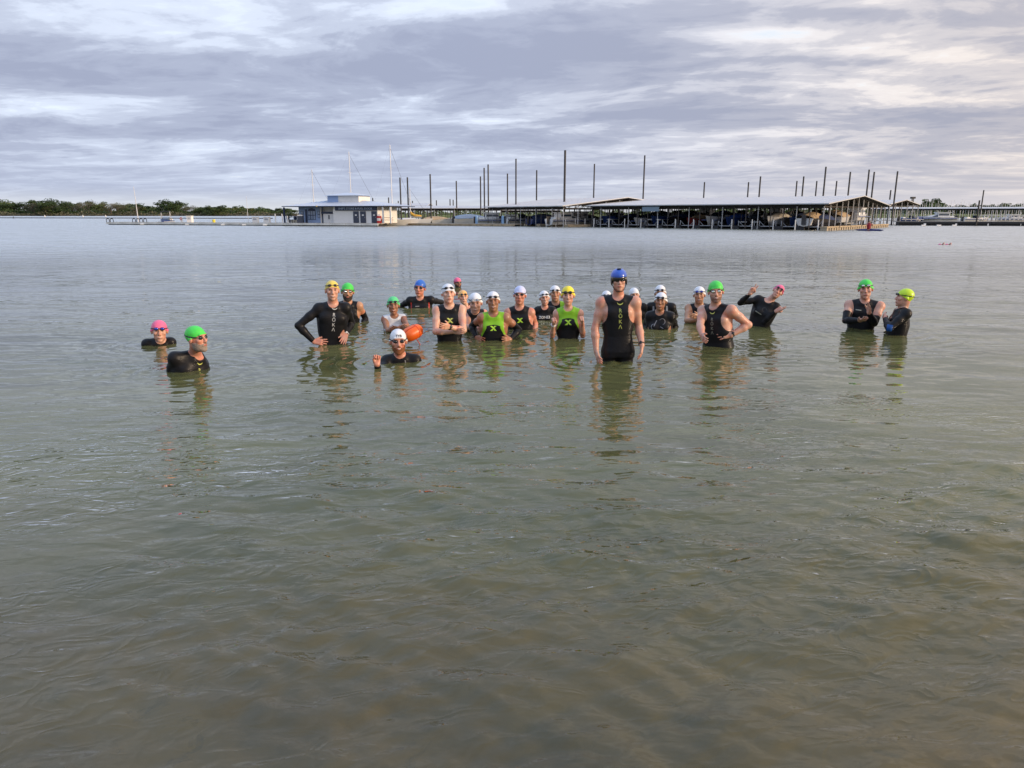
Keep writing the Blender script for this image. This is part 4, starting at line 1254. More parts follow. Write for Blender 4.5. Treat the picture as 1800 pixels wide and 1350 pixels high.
fd = dock(187, 395.0, 665, 398.0, 'long pale fuel dock running in front of the ship store', 3.0, 2.6)
dock(690, 396.2, 905, 398.2, 'low grey wooden dock between the store and the middle covered slips', 2.2, 3.2, 'wood', .34)
dock(1575, 396.4, 1860, 397.6, 'black floating breakwater dock at the far right with pale fender lumps', 2.6, 4.0, 'float_', .62)
# boom line in front of the far shore
bl = MB()
pA, pB = on_water(-120, 383.2), on_water(480, 384.5)
for i in range(60):
    t0, t1 = i / 60, (i + .93) / 60
    a_, b_ = pA.lerp(pB, t0), pA.lerp(pB, t1)
    bl.tube([(a_.x, a_.y, .08), (b_.x, b_.y, .08)], .22, 6)
tag(bl.build('log_boom', M_['float_']), 'thin dark floating boom line across the water before the far shore', 'boom')
for (u, v, lab) in ((24, 382, 'small dark buoy with a stub post on the boom line'), (79, 379.4, 'small white buoy off the left shore under the second tree clump'), (146, 379.4, 'small white buoy halfway between the left edge and the dock end'), (186, 379.2, 'small buoy post just beyond the free end of the fuel dock')):
    p = on_water(u, v + 2)
    m = MB(); r_ = p.y * .0007
    m.tube([(0, 0, -.2), (0, 0, r_ * 1.2), (0, 0, r_ * 2.2), (0, 0, r_ * 4)], [r_ * 1.1, r_ * 1.3, r_ * .6, r_ * .3], 8)
    o = m.build('marker_buoy', M_['white'] if u != 24 else M_['rubber'], smooth=True); o.location = (p.x, p.y, 0)
    tag(o, lab, 'buoy', 'marker buoys off the far shore')

# ---- things standing on the fuel dock
def on_dock(u, back=1.0):
    """a place on the fuel dock seen at photo column u"""
    root, A, d, n, L = fd
    q = ray(u, 395); q = Vector((q.x, q.y)).normalized()
    # intersect with the line A + n*back + t*d
    P0 = Vector((A.x + n.x * back, A.y + n.y * back)); D2 = Vector((d.x, d.y))
    det = q.x * -D2.y + q.y * D2.x
    k = (P0.x * -D2.y + P0.y * D2.x) / det
    return Vector((q.x * k, q.y * k, .42))
def zat(v, Y):
    d = ray(900, v); return CAM_H + d.z * Y / d.y
def thing(name, mb, m, p, label, cat, group=None, smooth=False):
    o = mb.build(name, m, smooth=smooth); o.location = p; tag(o, label, cat, group); return o
# flag pole
p = on_dock(244, 1.4); h_ = zat(328, p.y) - .42
thing('flag_pole', MB().tube([(0, 0, 0), (-.05, 0, h_ * .5), (-.12, 0, h_)], [.07, .055, .035], 8), M_['mast'], p, 'slim white pole standing on the free end of the fuel dock', 'pole')
p = on_dock(437, 2.2); h_ = zat(345, p.y) - .42
thing('flag_pole', MB().tube([(0, 0, 0), (0, 0, h_)], [.045, .02], 6), M_['mast'], p, 'thin antenna pole on the fuel dock left of the pump boxes', 'pole')
def hoops(u, label):
    p = on_dock(u, .7); m = MB()
    for dx_ in (-.32, .32):
        m.tube([(dx_ - .24, 0, 0), (dx_ - .24, 0, .38), (dx_ - .12, 0, .52), (dx_ + .12, 0, .52), (dx_ + .24, 0, .38), (dx_ + .24, 0, 0)], .055, 6)
    thing('ladder_rail', m, M_['rubber'], p, label, 'ladder rail', 'ladder rails on the fuel dock')
hoops(194, 'dark hooped ladder rails at the very end of the fuel dock'); hoops(240, 'dark hooped ladder rails at the foot of the white pole'); hoops(252.5, 'dark hooped ladder rails right of the white pole')
def pump(u, w_, h_, label, m='white'):
    p = on_dock(u, 1.5)
    b_ = MB().box(-w_ / 2, w_ / 2, -.35, .35, 0, h_ * .9)
    o = thing('dock_box', b_, M_[m], p, label, 'dock box', 'boxes and pumps on the fuel dock')
    MB().box(-w_ / 2 - .04, w_ / 2 + .04, -.39, .39, h_ * .9 + .002, h_).build('lid', M_['cream'], o)
    MB().box(-w_ * .3, w_ * .3, -.37, -.352, h_ * .45, h_ * .75).build('panel', M_['galv'], o)
pump(335, .75, 1.0, 'white fuel pump cabinet standing alone in the middle of the dock')
pump(450, .8, .85, 'low white box left of the store, farther of the two')
pump(470, .85, .85, 'white dock box nearest the left side of the store')
p = on_dock(320, 1.2)
o = thing('life_ring_stand', MB().box(-.12, .12, -.12, .12, 0, .8), M_['white'], p, 'narrow white stand left of the white pump cabinet', 'stand')
MB().tube([(.17 * math.cos(a), -.14, .55 + .17 * math.sin(a)) for a in np.linspace(0, 6.283, 13)[:-1]], .05, 6).build('ring', M_['red'], o)
p = on_dock(376.5, 1.2)
o = thing('waste_bin', MB().tube([(0, 0, 0), (0, 0, .42), (0, 0, .46)], [.22, .24, .20], 12), M_['yellow'], p, 'small yellow bin standing on the fuel dock', 'bin')
for (u, hh, lab) in ((485, 1.2, 'white piling cap post just left of the seated area by the store'), (497, 1.2, 'white post beside the left end of the store terrace'), (506, .9, 'short white post before the terrace chairs')):
    thing('dock_post', MB().tube([(0, 0, -.3), (0, 0, hh), (0, 0, hh + .12)], [.09, .09, .02], 8), M_['white'], on_dock(u, .5), lab, 'post', 'posts by the store terrace')
# cleats and fenders
for i, u in enumerate((250, 329, 392, 429, 466)):
    p = on_dock(u, -.12); p.z = .12
    thing('dock_fender', MB().tube([(-.28, 0, 0), (.28, 0, 0)], .10, 8), M_['white'], p, ['white fender under the pole at the left of the fuel dock', 'white fender below the white pump cabinet', 'white fender right of the yellow bin', 'white fender left of the dock boxes', 'white fender under the boxes by the store'][i], 'fender', 'fenders on the fuel dock')

# ---- boats
def hull(mb, L, B, Hh, sheer=.25, bow=.35, z0=-.1, n=9):
    """open hull skin with a deck: x forward, bow at +x"""
    rows = []
    for i in range(n):
        t = i / (n - 1); x = -L / 2 + L * t
        w_ = B / 2 * (1 - max(0, (t - (1 - bow * 1.6)) / (bow * 1.6)) ** 2.2) if t > 1 - bow * 1.6 else B / 2 * (.9 + .1 * t)
        zt = Hh + sheer * t * t
        xx = x + (.12 * L * t ** 6)
        rows.append([(x, 0, z0), (x, w_ * .72, z0 + .15), (xx, w_, zt), (xx, -w_, zt), (x, -w_ * .72, z0 + .15)])
    v = [p for r_ in rows for p in r_]; f = []
    for i in range(n - 1):
        for k in range(5):
            a, b = i * 5 + k, i * 5 + (k + 1) % 5
            f.append((a, b, b + 5, a + 5))
    f.append((0, 1, 2, 3, 4)); f.append(tuple((n - 1) * 5 + k for k in (4, 3, 2, 1, 0)))
    mb.add(v, f); return mb
def place(o, p, ang):
    o.location = p; o.rotation_euler = (0, 0, ang)
def powerboat(p, ang, L, hullm, style, label, lift=0.0, group=None, covm='tarpn'):
    m = hull(MB(), L, L * .34, L * .13)
    root = empty('motor_boat', p); root.rotation_euler = (0, 0, ang); root.location.z = lift
    tag(root, label, 'boat', group)
    m.build('hull', M_[hullm], root)
    H0 = L * .13
    MB().box(-L * .48, L * .45, -L * .171, L * .171, H0 * .62, H0 * .74).build('stripe', M_['hullw' if hullm != 'hullw' else 'hullb'], root) if style != 'cover' else None
    if style == 'cover':
        v = []; f = []
        for i in range(7):
            t = i / 6; x = -L * .48 + L * .93 * t
            w_ = L * .172 * (1 - max(0, t - .55) ** 1.6 * 2.0); hz = H0 + L * .09 * math.sin(math.pi * min(1, t * .9 + .12)) + .03
            v += [(x, -w_, H0 - .02 + .25 * t * t), (x, -w_ * .5, hz), (x, 0, hz + L * .02), (x, w_ * .5, hz), (x, w_, H0 - .02 + .25 * t * t)]
        for i in range(6):
            for k in range(4): f.append((i * 5 + k, i * 5 + k + 1, i * 5 + k + 6, i * 5 + k + 5))
        mesh_obj('boat_cover', v, f, M_[covm], root)
    else:
        MB().add([(L * .02, -L * .13, H0), (L * .02, L * .13, H0), (L * .24, L * .10, H0 + .08), (L * .24, -L * .10, H0 + .08), (-L * .02, -L * .12, H0 + L * .11), (-L * .02, L * .12, H0 + L * .11)],
                 [(0, 1, 2, 3), (3, 2, 5, 4), (0, 3, 4), (1, 5, 2)]).build('windscreen', M_['glass'], root)
        if style == 'cabin':
            c = MB().box(-L * .26, L * .06, -L * .13, L * .13, H0 * .9, H0 + L * .13); c.build('cabin', M_['hullw'], root)
            w_ = MB()
            w_.box(-L * .24, L * .04, -L * .134, L * .134, H0 + L * .055, H0 + L * .10); w_.build('window', M_['glass'], root)
            MB().box(-L * .30, L * .09, -L * .15, L * .15, H0 + L * .132, H0 + L * .15).build('roof', M_['hullw'], root)
            MB().add([(L * .1, -L * .12, H0 + .02), (L * .1, L * .12, H0 + .02), (L * .42, L * .05, H0 + .12), (L * .42, -L * .05, H0 + .12), (L * .08, -L * .1, H0 + L * .07), (L * .08, L * .1, H0 + L * .07)], [(0, 1, 2, 3), (3, 2, 5, 4), (0, 3, 4), (1, 5, 2)]).build('foredeck', M_['hullw'], root)
        if style == 'tower':
            m = MB()
            for sy in (-1, 1):
                m.tube([(-L * .12, sy * L * .16, H0), (-L * .04, sy * L * .14, H0 + L * .30)], .05, 6)
                m.tube([(L * .08, sy * L * .16, H0), (L * .0, sy * L * .14, H0 + L * .30)], .05, 6)
            m.tube([(-L * .02, -L * .14, H0 + L * .30), (-L * .02, L * .14, H0 + L * .30)], .05, 6)
            m.build('tower', M_['galv'], root)
            MB().box(-L * .16, L * .10, -L * .15, L * .15, H0 + L * .31, H0 + L * .33).build('tower_canopy', M_['hullk'], root)
        MB().box(-L * .40, -L * .28, -L * .12, L * .12, H0 * .7, H0 + .25).build('seat', M_['cream'], root)
    MB().box(-L * .54, -L * .47, -.22, .22, .1, H0 + .35).build('outboard', M_['hullk'], root)
    return root
# dark tow boat with tower at the fuel dock
p = on_dock(293, 5.2); p.z = 0
powerboat(p, R(-80), 4.6, 'hullb', 'tower', 'dark blue boat with a tower and black canopy moored behind the fuel dock', 0.05)
# jet ski / small craft left of the store
p = on_dock(515, 4.0); p.z = 0

# ---- ship store
def store():
    A = on_dock(500, .9); Bp = on_dock(690, .9)
    root0, A0, d, n, L0 = fd
    def P(u, back=.9): 
        q = on_dock(u, back); return q
    ang = math.atan2(d.y, d.x)
    org = P(500); Ltot = (P(690) - org).length
    root = empty('ship_store', (org.x, org.y, .42)); root.rotation_euler = (0, 0, ang)
    tag(root, 'white and pale blue ship store with hipped grey roof and small cupola', 'building')
    def X(u, back=.9): return (P(u, back) - org).length * (1 if P(u, back).x > org.x else -1)
    k = org.y / FPX * 1.0
    def Z(v): return zat(v, org.y + 1) - .42
    ze = Z(362.5); zr = Z(352.0); D_ = 7.0
    xb0, xb1 = X(518), X(665)
    xw = X(585)
    # blue front room, recessed porch, white room
    xa = X(558)
    MB().box(xb0, xa, 1.2, D_ - 1, 0, ze).build('wall', M_['bluew'], root)['label'] = 'pale blue wall of the front room'
    MB().box(xa + .02, xw - .01, 1.6, D_ - 1, 0, ze).build('wall', M_['cream'], root)['label'] = 'cream wall behind the porch'
    MB().box(xw, X(663), .25, D_ - 1, 0, ze).build('wall', M_['white'], root)['label'] = 'white wall with three dark doors'
    # roof: hip
    x0, x1 = X(500), X(690); yo0, yo1 = -.4, D_ + .2
    xm0, xm1 = X(572), X(606); ym = (yo0 + yo1) / 2
    v = [(x0, yo0, ze), (x1, yo0, ze), (x1, yo1, ze), (x0, yo1, ze), (xm0, ym, zr + .12), (xm1, ym, zr + .12)]
    f = [(0, 1, 5, 4), (1, 2, 5), (2, 3, 4, 5), (3, 0, 4)]
    mesh_obj('roof', v, f, M_['roofg'], root)
    MB().box(x0 + .01, x1 - .01, yo0 + .01, yo1 - .01, ze - .10, ze - .004).build('eave', M_['navy'], root)
    ribs = MB()
    for i in range(26):
        t = (i + .5) / 26; xx = x0 + (x1 - x0) * t
        topx = min(max(xx, xm0), xm1); fr_ = 1 - max(0, (xm0 - xx) / (xm0 - x0), (xx - xm1) / (x1 - xm1))
        ribs.tube([(xx, yo0, ze + .02), (xx, yo0 + (ym - yo0) * fr_, ze + (zr + .12 - ze) * fr_ + .02)], .02, 4)
    ribs.build('roof_rib', M_['roofg'], root)
    # cupola
    cx0, cx1 = X(566), X(621); cxm = X(585)
    zc0, zc1 = Z(351), Z(344.4)
    cy0 = ym - 1.6
    MB().box(cx0, cxm - .01, cy0, ym + 1.6, zc0 - .7, zc1).build('cupola_wall', M_['bluew'], root)
    MB().box(cxm, cx1, cy0, ym + 1.6, zc0 - .7, zc1 + .003).build('cupola_wall', M_['cream'], root)
    ex0, ex1 = X(559.5), X(627.5)
    v = [(ex0, cy0 - .5, zc1), (ex1, cy0 - .5, zc1), (ex1, ym + 2.1, zc1), (ex0, ym + 2.1, zc1), (X(588), ym, Z(339.0)), (X(600), ym, Z(339.0))]
    mesh_obj('cupola_roof', v, f + [(3, 2, 1, 0)], M_['roofg'], root)
    # blue room: arched window with panes, two small windows, door
    def window(xc, w_, z0, z1, y, arch=False, nx=2, nz=2):
        fr_ = MB().box(xc - w_ / 2, xc + w_ / 2, y - .04, y + .02, z0, z1)
        if arch:
            pts = [(xc + w_ / 2 * math.cos(a), z1 + w_ * .28 * math.sin(a)) for a in np.linspace(0, math.pi, 9)]
            vv = [(a, y - .04, b) for a, b in pts] + [(a, y + .02, b) for a, b in pts]
            fr_.add(vv, [tuple(range(9))[::-1], tuple(range(9, 18))] + [(i, i + 1, i + 10, i + 9) for i in range(8)])
        o = fr_.build('window', M_['navy'], root)
        pw = w_ / nx; ph = (z1 - z0) / nz
        pane = None
        for i in range(nx):
            for j in range(nz):
                xa_, za_ = xc - w_ / 2 + pw * i, z0 + ph * j
                MB().box(xa_ + .05, xa_ + pw - .05, y - .052, y - .043, za_ + .05, za_ + ph - .05).build('pane', mat('pane_sky', (.30, .38, .52), rough=.1), o)
    window(X(541), X(547.5) - X(534.5), Z(386), Z(370.5), 1.18, True, 3, 2)
    window(X(524), X(526) - X(521.5), Z(382), Z(371), 1.18, False, 1, 2)
    window(X(553.5), X(555.5) - X(551), Z(383), Z(371), 1.18, False, 1, 2)
    MB().box(X(529.5), X(533), 1.14, 1.19, .02, Z(368)).build('door', M_['navy'], root)
    # porch: low white room with a dark band
    MB().box(X(563), X(582), .9, 1.58, 0, Z(376)).build('porch_front', M_['white'], root)
    MB().box(X(559), X(583), 1.0, 1.57, Z(375.6), Z(372.4)).build('porch_band', M_['navy'], root)
    MB().box(X(572), X(574), .87, .897, Z(385), Z(378)).build('porch_vent', M_['slate'], root)
    MB().box(X(582.3), X(584.6), .85, 1.5, .0, Z(378)).build('porch_recess', M_['slate'], root)
    # sign
    sg = MB().box(X(589.6), X(662.5), .10, .23, Z(370.3), Z(363.4)).build('sign_board', M_['navy'], root)
    V, F = text_flat("SHIP'S STORE & FUEL DOCK", .02)
    V = np.array(V); wv = V[:, 0].max() - V[:, 0].min(); hv = V[:, 1].max() - V[:, 1].min()
    sx_ = (X(655) - X(595.5)) / wv; sz_ = (Z(365.3) - Z(368.9)) / hv
    xc = (X(595.5) + X(655)) / 2; zc_ = (Z(365.3) + Z(368.9)) / 2
    mesh_obj('sign_lettering', [((a - V[:, 0].mean() * 0) * sx_ + xc, .09, b * sz_ + zc_) for a, b in V], F, mat('sign_pale', (.45, .55, .72), rough=.5), sg)
    # doors
    for (a, b) in ((620.5, 630), (632.8, 642.4), (652.5, 661.8)):
        dd = MB().box(X(a), X(b), .17, .24, .03, Z(371.6)).build('door', M_['slate'], root)
        xc_ = (X(a) + X(b)) / 2
        MB().box(xc_ - .14, xc_ + .14, .155, .168, Z(379.2), Z(376.8)).build('notice', M_['white'], dd)
        MB().box(X(b) - .16, X(b) - .10, .13, .168, Z(382.4), Z(381.2)).build('handle', M_['galv'], dd)
    # wall panels: boards on the white wall
    # terrace and side porch posts
    for u in (502.5, 675.5, 688.5):
        MB().box(X(u) - .10, X(u) + .10, -.3, -.10, 0, ze - .17).build('post', M_['navy' if u < 510 else 'white'], root)
    MB().box(X(557.6), X(559), .95, 1.15, 0, ze - .17).build('post', M_['white'], root)
    MB().tube([(X(563), -.68, ze - .1), (X(563), -.68, ze + .05)], .14, 8).build('flood_lamp', mat('brass', (.4, .33, .15), rough=.4), root)
    return root, X, Z, org, ang
st, SX, SZ, sorg, sang = store()
def store_pt(u, back):
    return on_dock(u, back)
# things under the terrace roof
def chair(p, ang, label):
    root = empty('terrace_chair', p); root.rotation_euler = (0, 0, ang); tag(root, label, 'chair', 'chairs on the store terrace')
    MB().box(-.24, .24, -.22, .22, .42, .47).build('seat', M_['navy'], root)
    MB().box(-.24, .24, .20, .24, .48, .95).build('backrest', M_['navy'], root)
    for sx in (-1, 1):
        for sy in (-1, 1): MB().box(sx * .21 - .02, sx * .21 + .02, sy * .19 - .02, sy * .19 + .02, 0, .418).build('leg', M_['rubber'], root)
for i, (u, b_, a_) in enumerate(((507, 2.5, .3), (512, 1.4, 2.0), (517.5, 2.4, -.4), (523, .6, 1.2))):
    chair(store_pt(u, b_), a_, ['dark chair at the outer end of the store terrace', 'dark chair in front of the terrace palm pot', 'dark chair against the blue wall of the store', 'dark chair under the small window of the blue wall'][i])
p = store_pt(505.5, 1.7)
o = thing('ice_machine', MB().box(-.4, .4, -.3, .3, 0, 1.0), M_['slate'], store_pt(529, .75), 'dark cabinet with white top standing left of the arched window', 'cabinet')
MB().box(-.38, .38, -.28, .28, 1.002, 1.16).build('top', M_['white'], o)
o = thing('potted_palm', MB().tube([(0, 0, 0), (0, 0, .4)], [.2, .26], 10), M_['white'], store_pt(510, 3.0), 'potted plant under the terrace roof', 'plant')
fm = mat('leaf_dark', (.03, .06, .015), rough=.6)
lv = MB()
for i in range(60):
    a, e = rnd.uniform(0, 6.28), rnd.uniform(.2, 1.4); r_ = rnd.uniform(.3, .65)
    c = Vector((r_ * math.cos(a) * math.cos(e), r_ * math.sin(a) * math.cos(e), .5 + r_ * math.sin(e) * 1.3))
    lv.add([c, c + Vector((.1, .02, .05)), c + Vector((.05, .02, .22))], [(0, 1, 2)])
lv.build('foliage', fm, o)
# right side porch clutter
p = store_pt(667, 1.1)
o = thing('vending_cooler', MB().box(-.28, .28, -.3, .3, 0, 1.0), M_['red'], p, 'red and white cooler at the right end of the store', 'cooler')
MB().box(-.26, .26, -.32, -.302, .35, .7).build('label_panel', M_['white'], o)
MB().box(-.2, .2, -.2, .2, 1.002, 1.25).build('top', M_['white'], o)
o = thing('picnic_table', MB().box(-.8, .8, -.4, .4, .72, .78), mat('red_brown_wood', (.24, .09, .06), rough=.7), store_pt(681, 2.0), 'red brown picnic table right of the store', 'table')
for sx in (-1, 1):
    MB().box(sx * .6 - .05, sx * .6 + .05, -.35, .35, 0, .718).build('leg', MATS['red_brown_wood'], o)
    MB().box(-.8, .8, sx * .65 - .12, sx * .65 + .12, .42, .47).build('bench_seat', MATS['red_brown_wood'], o)

# ---- sailing yachts with masts
def yacht(u, vtop, back, L, label, cover, ang, spread=1):
    base = on_dock(u, back) if u < 700 else on_water(u, 395)
    p = Vector((base.x, base.y, 0))
    root = empty('sailing_yacht', p); root.rotation_euler = (0, 0, ang)
    tag(root, label, 'sailing boat', 'yachts behind the store')
    hull(MB(), L, L * .3, .72, .3, .4).build('hull', M_['hullw'], root)
    MB().add([(-L * .2, -L * .09, .7), (L * .2, -L * .06, .8), (L * .2, L * .06, .8), (-L * .2, L * .09, .7), (-L * .18, -L * .07, 1.08), (L * .1, -L * .05, 1.08), (L * .1, L * .05, 1.08), (-L * .18, L * .07, 1.08)],
             [(0, 1, 5, 4), (1, 2, 6, 5), (2, 3, 7, 6), (3, 0, 4, 7), (4, 5, 6, 7)]).build('cabin', M_['hullw'], root)
    ztop = zat(vtop, p.y)
    MB().tube([(0, 0, .9), (0, 0, ztop)], [.085, .06], 8).build('mast', M_['mast'], root)
    sp = MB()
    for fz in (.45, .72): sp.tube([(0, -L * .1, ztop * fz), (0, L * .1, ztop * fz)], .022, 5)
    sp.build('spreader', M_['mast'], root)
    sh = MB()
    for sy in (-1, 1): sh.tube([(0, sy * L * .12, 1.0), (0, sy * L * .1, ztop * .72), (0, 0, ztop * .98)], .004, 4)
    sh.tube([(-L * .52 if False else L * .52, 0, 1.0), (0, 0, ztop * .97)], .018, 5)
    sh.tube([(-L * .5, 0, .8), (0, 0, ztop)], .004, 4)
    sh.build('rigging', mat('rigging_wire', (.10, .10, .12), rough=.5), root)
    MB().tube([(0, 0, 1.6 if cover == 'tarpb' else 1.25), (L * .30 * (-1 if cover == 'tarpb' else 1), 0, 1.6 if cover == 'tarpb' else 1.2)], .05, 6).build('boom', M_['mast'], root)
    if cover == 'tarpb': v, f = tube_mesh([(.10, 0, 2.05), (-.3, 0, 2.0), (-1.2, 0, 1.9), (-2.2, 0, 1.95)], [.16, .34, .28, .12], 8)
    else: v, f = tube_mesh([(.05, 0, 2.1), (.12, 0, 1.75), (L * .12, 0, 1.45), (L * .30, 0, 1.38)], [.10, .22, .20, .10], 8)
    mesh_obj('sail_cover', v, f, M_[cover], root, True)
    MB().tube([(0, 0, ztop), (0, 0, ztop + .35)], .012, 4).build('antenna', M_['mast'], root)
yacht(554, 298, 16, 8, 'yacht with the shortest mast, behind the left half of the store roof', 'tarpb', R(-8))
yacht(619.5, 267, 14, 10, 'yacht with tall thin mast rising behind the store cupola', 'tarpb', R(-6))
yacht(690.5, 255, 8, 7, 'yacht with the tallest white mast and blue sail cover beside the store', 'tarpb', R(-4))
yacht(722, 330, 0, 6.0, 'white yacht with golden yellow sail cover moored right of the store', 'tarpy', R(-4))

# ---- steel mooring piles: u_top, v_top, photo row where its foot meets the water
PILES = [(703, 312, 396), (716, 311.5, 394.8), (756, 306, 395), (802, 318, 393), (844.5, 310, 394), (851, 295, 394.6), (858, 289, 395), (907, 279, 396.5), (943.5, 299, 395), (992, 312, 395.5), (993.5, 264, 397.4),
         (1045, 288, 394), (1133.5, 273, 396), (1238.5, 320, 393), (1316, 320, 393), (1337, 310, 395), (1401, 318, 393), (1413, 310, 394.5), (1436, 318, 393), (1452, 293, 397), (1471, 318, 393.5), (1495, 302, 396), (1528, 298, 396), (1537, 302, 396),
         (1566, 334, 393), (1578, 301, 396), (1729.5, 334, 391), (1722, 352, 397), (655, 348, 391), (683, 347, 391), (700, 353, 390), (725, 353, 390), (767, 352, 390), (791, 350, 390), (796.5, 351, 390), (892, 305, 394)]
def where(u):
    return 'over the far low roofs' if u < 850 else 'over the middle covered slips' if u < 1100 else 'over the long roof' if u < 1420 else 'by the gable end of the long roof' if u < 1600 else 'at the far right by the breakwater'
ordn = ['leftmost', 'second from left', 'third from left', 'fourth from left', 'fifth from left', 'sixth from left', 'seventh from left', 'eighth from left', 'ninth from left', 'tenth from left', 'eleventh from left', 'twelfth from left', 'thirteenth from left', 'fourteenth from left']
cnt = {}
for (u, vt, vw) in sorted(PILES):
    w_ = on_water(u, vw); y = w_.y
    x = w_.x
    zt = zat(vt, y)
    # keep the top at its column: the pile is vertical
    dd_ = ray(u, vt); x = dd_.x * y / dd_.y
    r_ = .115 if vw > 395 else .12
    if u in (993.5,): r_ = .16
    o = MB().tube([(0, 0, float(bed_z(y))), (0, 0, zt - .02), (0, 0, zt)], [r_, r_, r_ * .6], 8).build('mooring_pile', M_['steel'])
    o.location = (x, y, 0)
    wh = where(u); i = cnt.get(wh, 0); cnt[wh] = i + 1
    tag(o, 'dark steel mooring pile, ' + ordn[i] + ' ' + wh, 'piling', 'mooring piles of the marina')

# ---- covered slips
def covered(A, AB, AC, nb, nc, eave, ridge, label, ridge_along='AB', posts=True, white_ends=True, fascia=.32, under=True, lab=None, floors=True):
    """gabled open shed: A near corner, AB and AC its sides; the ridge runs along AB half way along AC"""
    A = Vector((A[0], A[1], 0)); AB = Vector((AB[0], AB[1], 0)); AC = Vector((AC[0], AC[1], 0))
    root = empty('covered_dock', A); tag(root, label, 'covered dock', 'covered slips of the marina')
    def q(s_, t_, z): return tuple(AB * s_ + AC * t_ + Vector((0, 0, z)))
    e0, e1 = -.02, 1.02
    th = .10
    for (ta, tb_) in ((-.02, .5), (.5, 1.02)):
        za = eave if ta < .4 else ridge; zb = ridge if ta < .4 else eave
        v = [q(e0, ta, za), q(e1, ta, za), q(e1, tb_, zb), q(e0, tb_, zb)]
        v2 = [(a, b, c - th) for a, b, c in v]
        mesh_obj('roof_slope', v + v2, [(0, 1, 2, 3), (0, 3, 7, 4), (1, 0, 4, 5), (2, 1, 5, 6), (3, 2, 6, 7)], M_['roofw'], root)
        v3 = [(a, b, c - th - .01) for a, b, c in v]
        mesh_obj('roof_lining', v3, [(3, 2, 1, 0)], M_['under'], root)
    # standing seams of the near slope
    sm = MB()
    n_ = int(AB.length / 1.2)
    for i in range(n_ + 1):
        s_ = i / n_
        sm.tube([q(s_, -.02, eave + .005), q(s_, .5, ridge + .005)], .018, 4)
    sm.build('roof_seam', M_['roofw'], root)
    # eave beams, purlins and trusses underneath
    tr_ = MB()
    nt = max(4, int(AB.length / 2.6))
    for i in range(nt + 1):
        s_ = min(1, i / nt)
        bt = eave - .32
        tr_.tube([q(s_, 0, bt), q(s_, 1, bt)], .05, 4)
        tr_.tube([q(s_, 0, eave - .2), q(s_, .5, ridge - .2), q(s_, 1, eave - .2)], .05, 4)
        for k in range(1, 12):
            t_ = k / 12; zt = eave - .2 + (ridge - eave) * (1 - abs(2 * t_ - 1))
            tr_.tube([q(s_, t_, bt), q(s_, t_ + (.04 if k % 2 else -.04), zt)], .03, 4)
    for t_ in np.linspace(0, 1, 13):
        zt = eave - .15 + (ridge - eave) * (1 - abs(2 * t_ - 1))
        tr_.tube([q(0, t_, zt), q(1, t_, zt)], .04, 4)
    tr_.build('roof_truss', M_['truss'], root)
    if lab != 'thin':
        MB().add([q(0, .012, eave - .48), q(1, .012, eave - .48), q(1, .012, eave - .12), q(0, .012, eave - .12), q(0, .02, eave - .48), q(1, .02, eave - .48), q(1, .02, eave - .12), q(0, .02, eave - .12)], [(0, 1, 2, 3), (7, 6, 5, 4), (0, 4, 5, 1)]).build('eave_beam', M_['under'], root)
    # posts
    if posts:
        i = 0; pm = None
        for s_ in np.linspace(0, 1, nb):
            for t_ in np.linspace(0, 1, nc):
                edge = s_ < .01 or t_ < .01 or t_ > .99 or s_ > .99
                zt = eave - .3 if not (s_ < .01) else eave - .3 + (ridge - eave) * (1 - abs(2 * t_ - 1))
                if not edge and (i % 2): i += 1; continue
                i += 1
                mt = M_['galv'] if s_ < .01 or (t_ < .01 and i % 3 == 0) else M_['truss']
                pw = .05 if s_ < .01 else .04
                o = MB().box(-pw, pw, -pw, pw, -.3, zt).build('post', mt, root)
                o.location = q(s_, t_, 0)
    return root, q
def slips(q, sA, sB, t0, t1, n, root, m='float_', top=.38):
    """finger docks under the roof"""
    me = None
    for i in range(n + 1):
        s_ = sA + (sB - sA) * i / n
        a, b = Vector(q(s_, t0, 0)), Vector(q(s_, t1, 0))
        d = (b - a); L = d.length; d.normalize()
        if me is None:
            o = MB().obox((0, 0), (d.x, d.y), L / 2, .42, -.15, top).build('finger_dock', M_[m], root); me = o.data
        else:
            o = bpy.data.objects.new('finger_dock', me); COL.objects.link(o); o.parent = root
        o.location = (a + b) / 2
A1_ = on_water(1445, 405.0); B1_ = on_water(1040, 399.0); C1_ = on_water(1552, 399.0)
AB1 = Vector((B1_.x - A1_.x, B1_.y - A1_.y)); AC1 = Vector((C1_.x - A1_.x, C1_.y - A1_.y))
e1_ = zat(357.2, A1_.y); r1_ = zat(343.6, A1_.y + AC1.y / 2)
big, qb = covered(A1_, AB1, AC1, 22, 13, e1_, r1_, 'large long white roofed covered dock with its gable end at the right')
slips(qb, .0, 1.0, .02, .42, 12, big); 
MB().obox(tuple((Vector(qb(.5, .5, 0))).xy), tuple(Vector((AB1.x, AB1.y)).normalized()), AB1.length / 2, .9, -.15, .40).build('main_walk', M_['float_'], big)
# wooden fingers showing at the gable end
me = None
dirc = Vector((AC1.x, AC1.y)).normalized()
for i in range(6):
    a = Vector(qb(-.02, .02 + i * .17, 0)); 
    MB().obox(a.xy, tuple(dirc), 2.1, .35, .28, .42).build('end_walk', M_['wood'], big)
    for k in range(5):
        c = a.xy + dirc * (-1.8 + k * .9)
        MB().obox(c, tuple(dirc), .28, .34, -.1, .26).build('float_block', mat('float_pale', (.40, .33, .24), rough=.8), big)
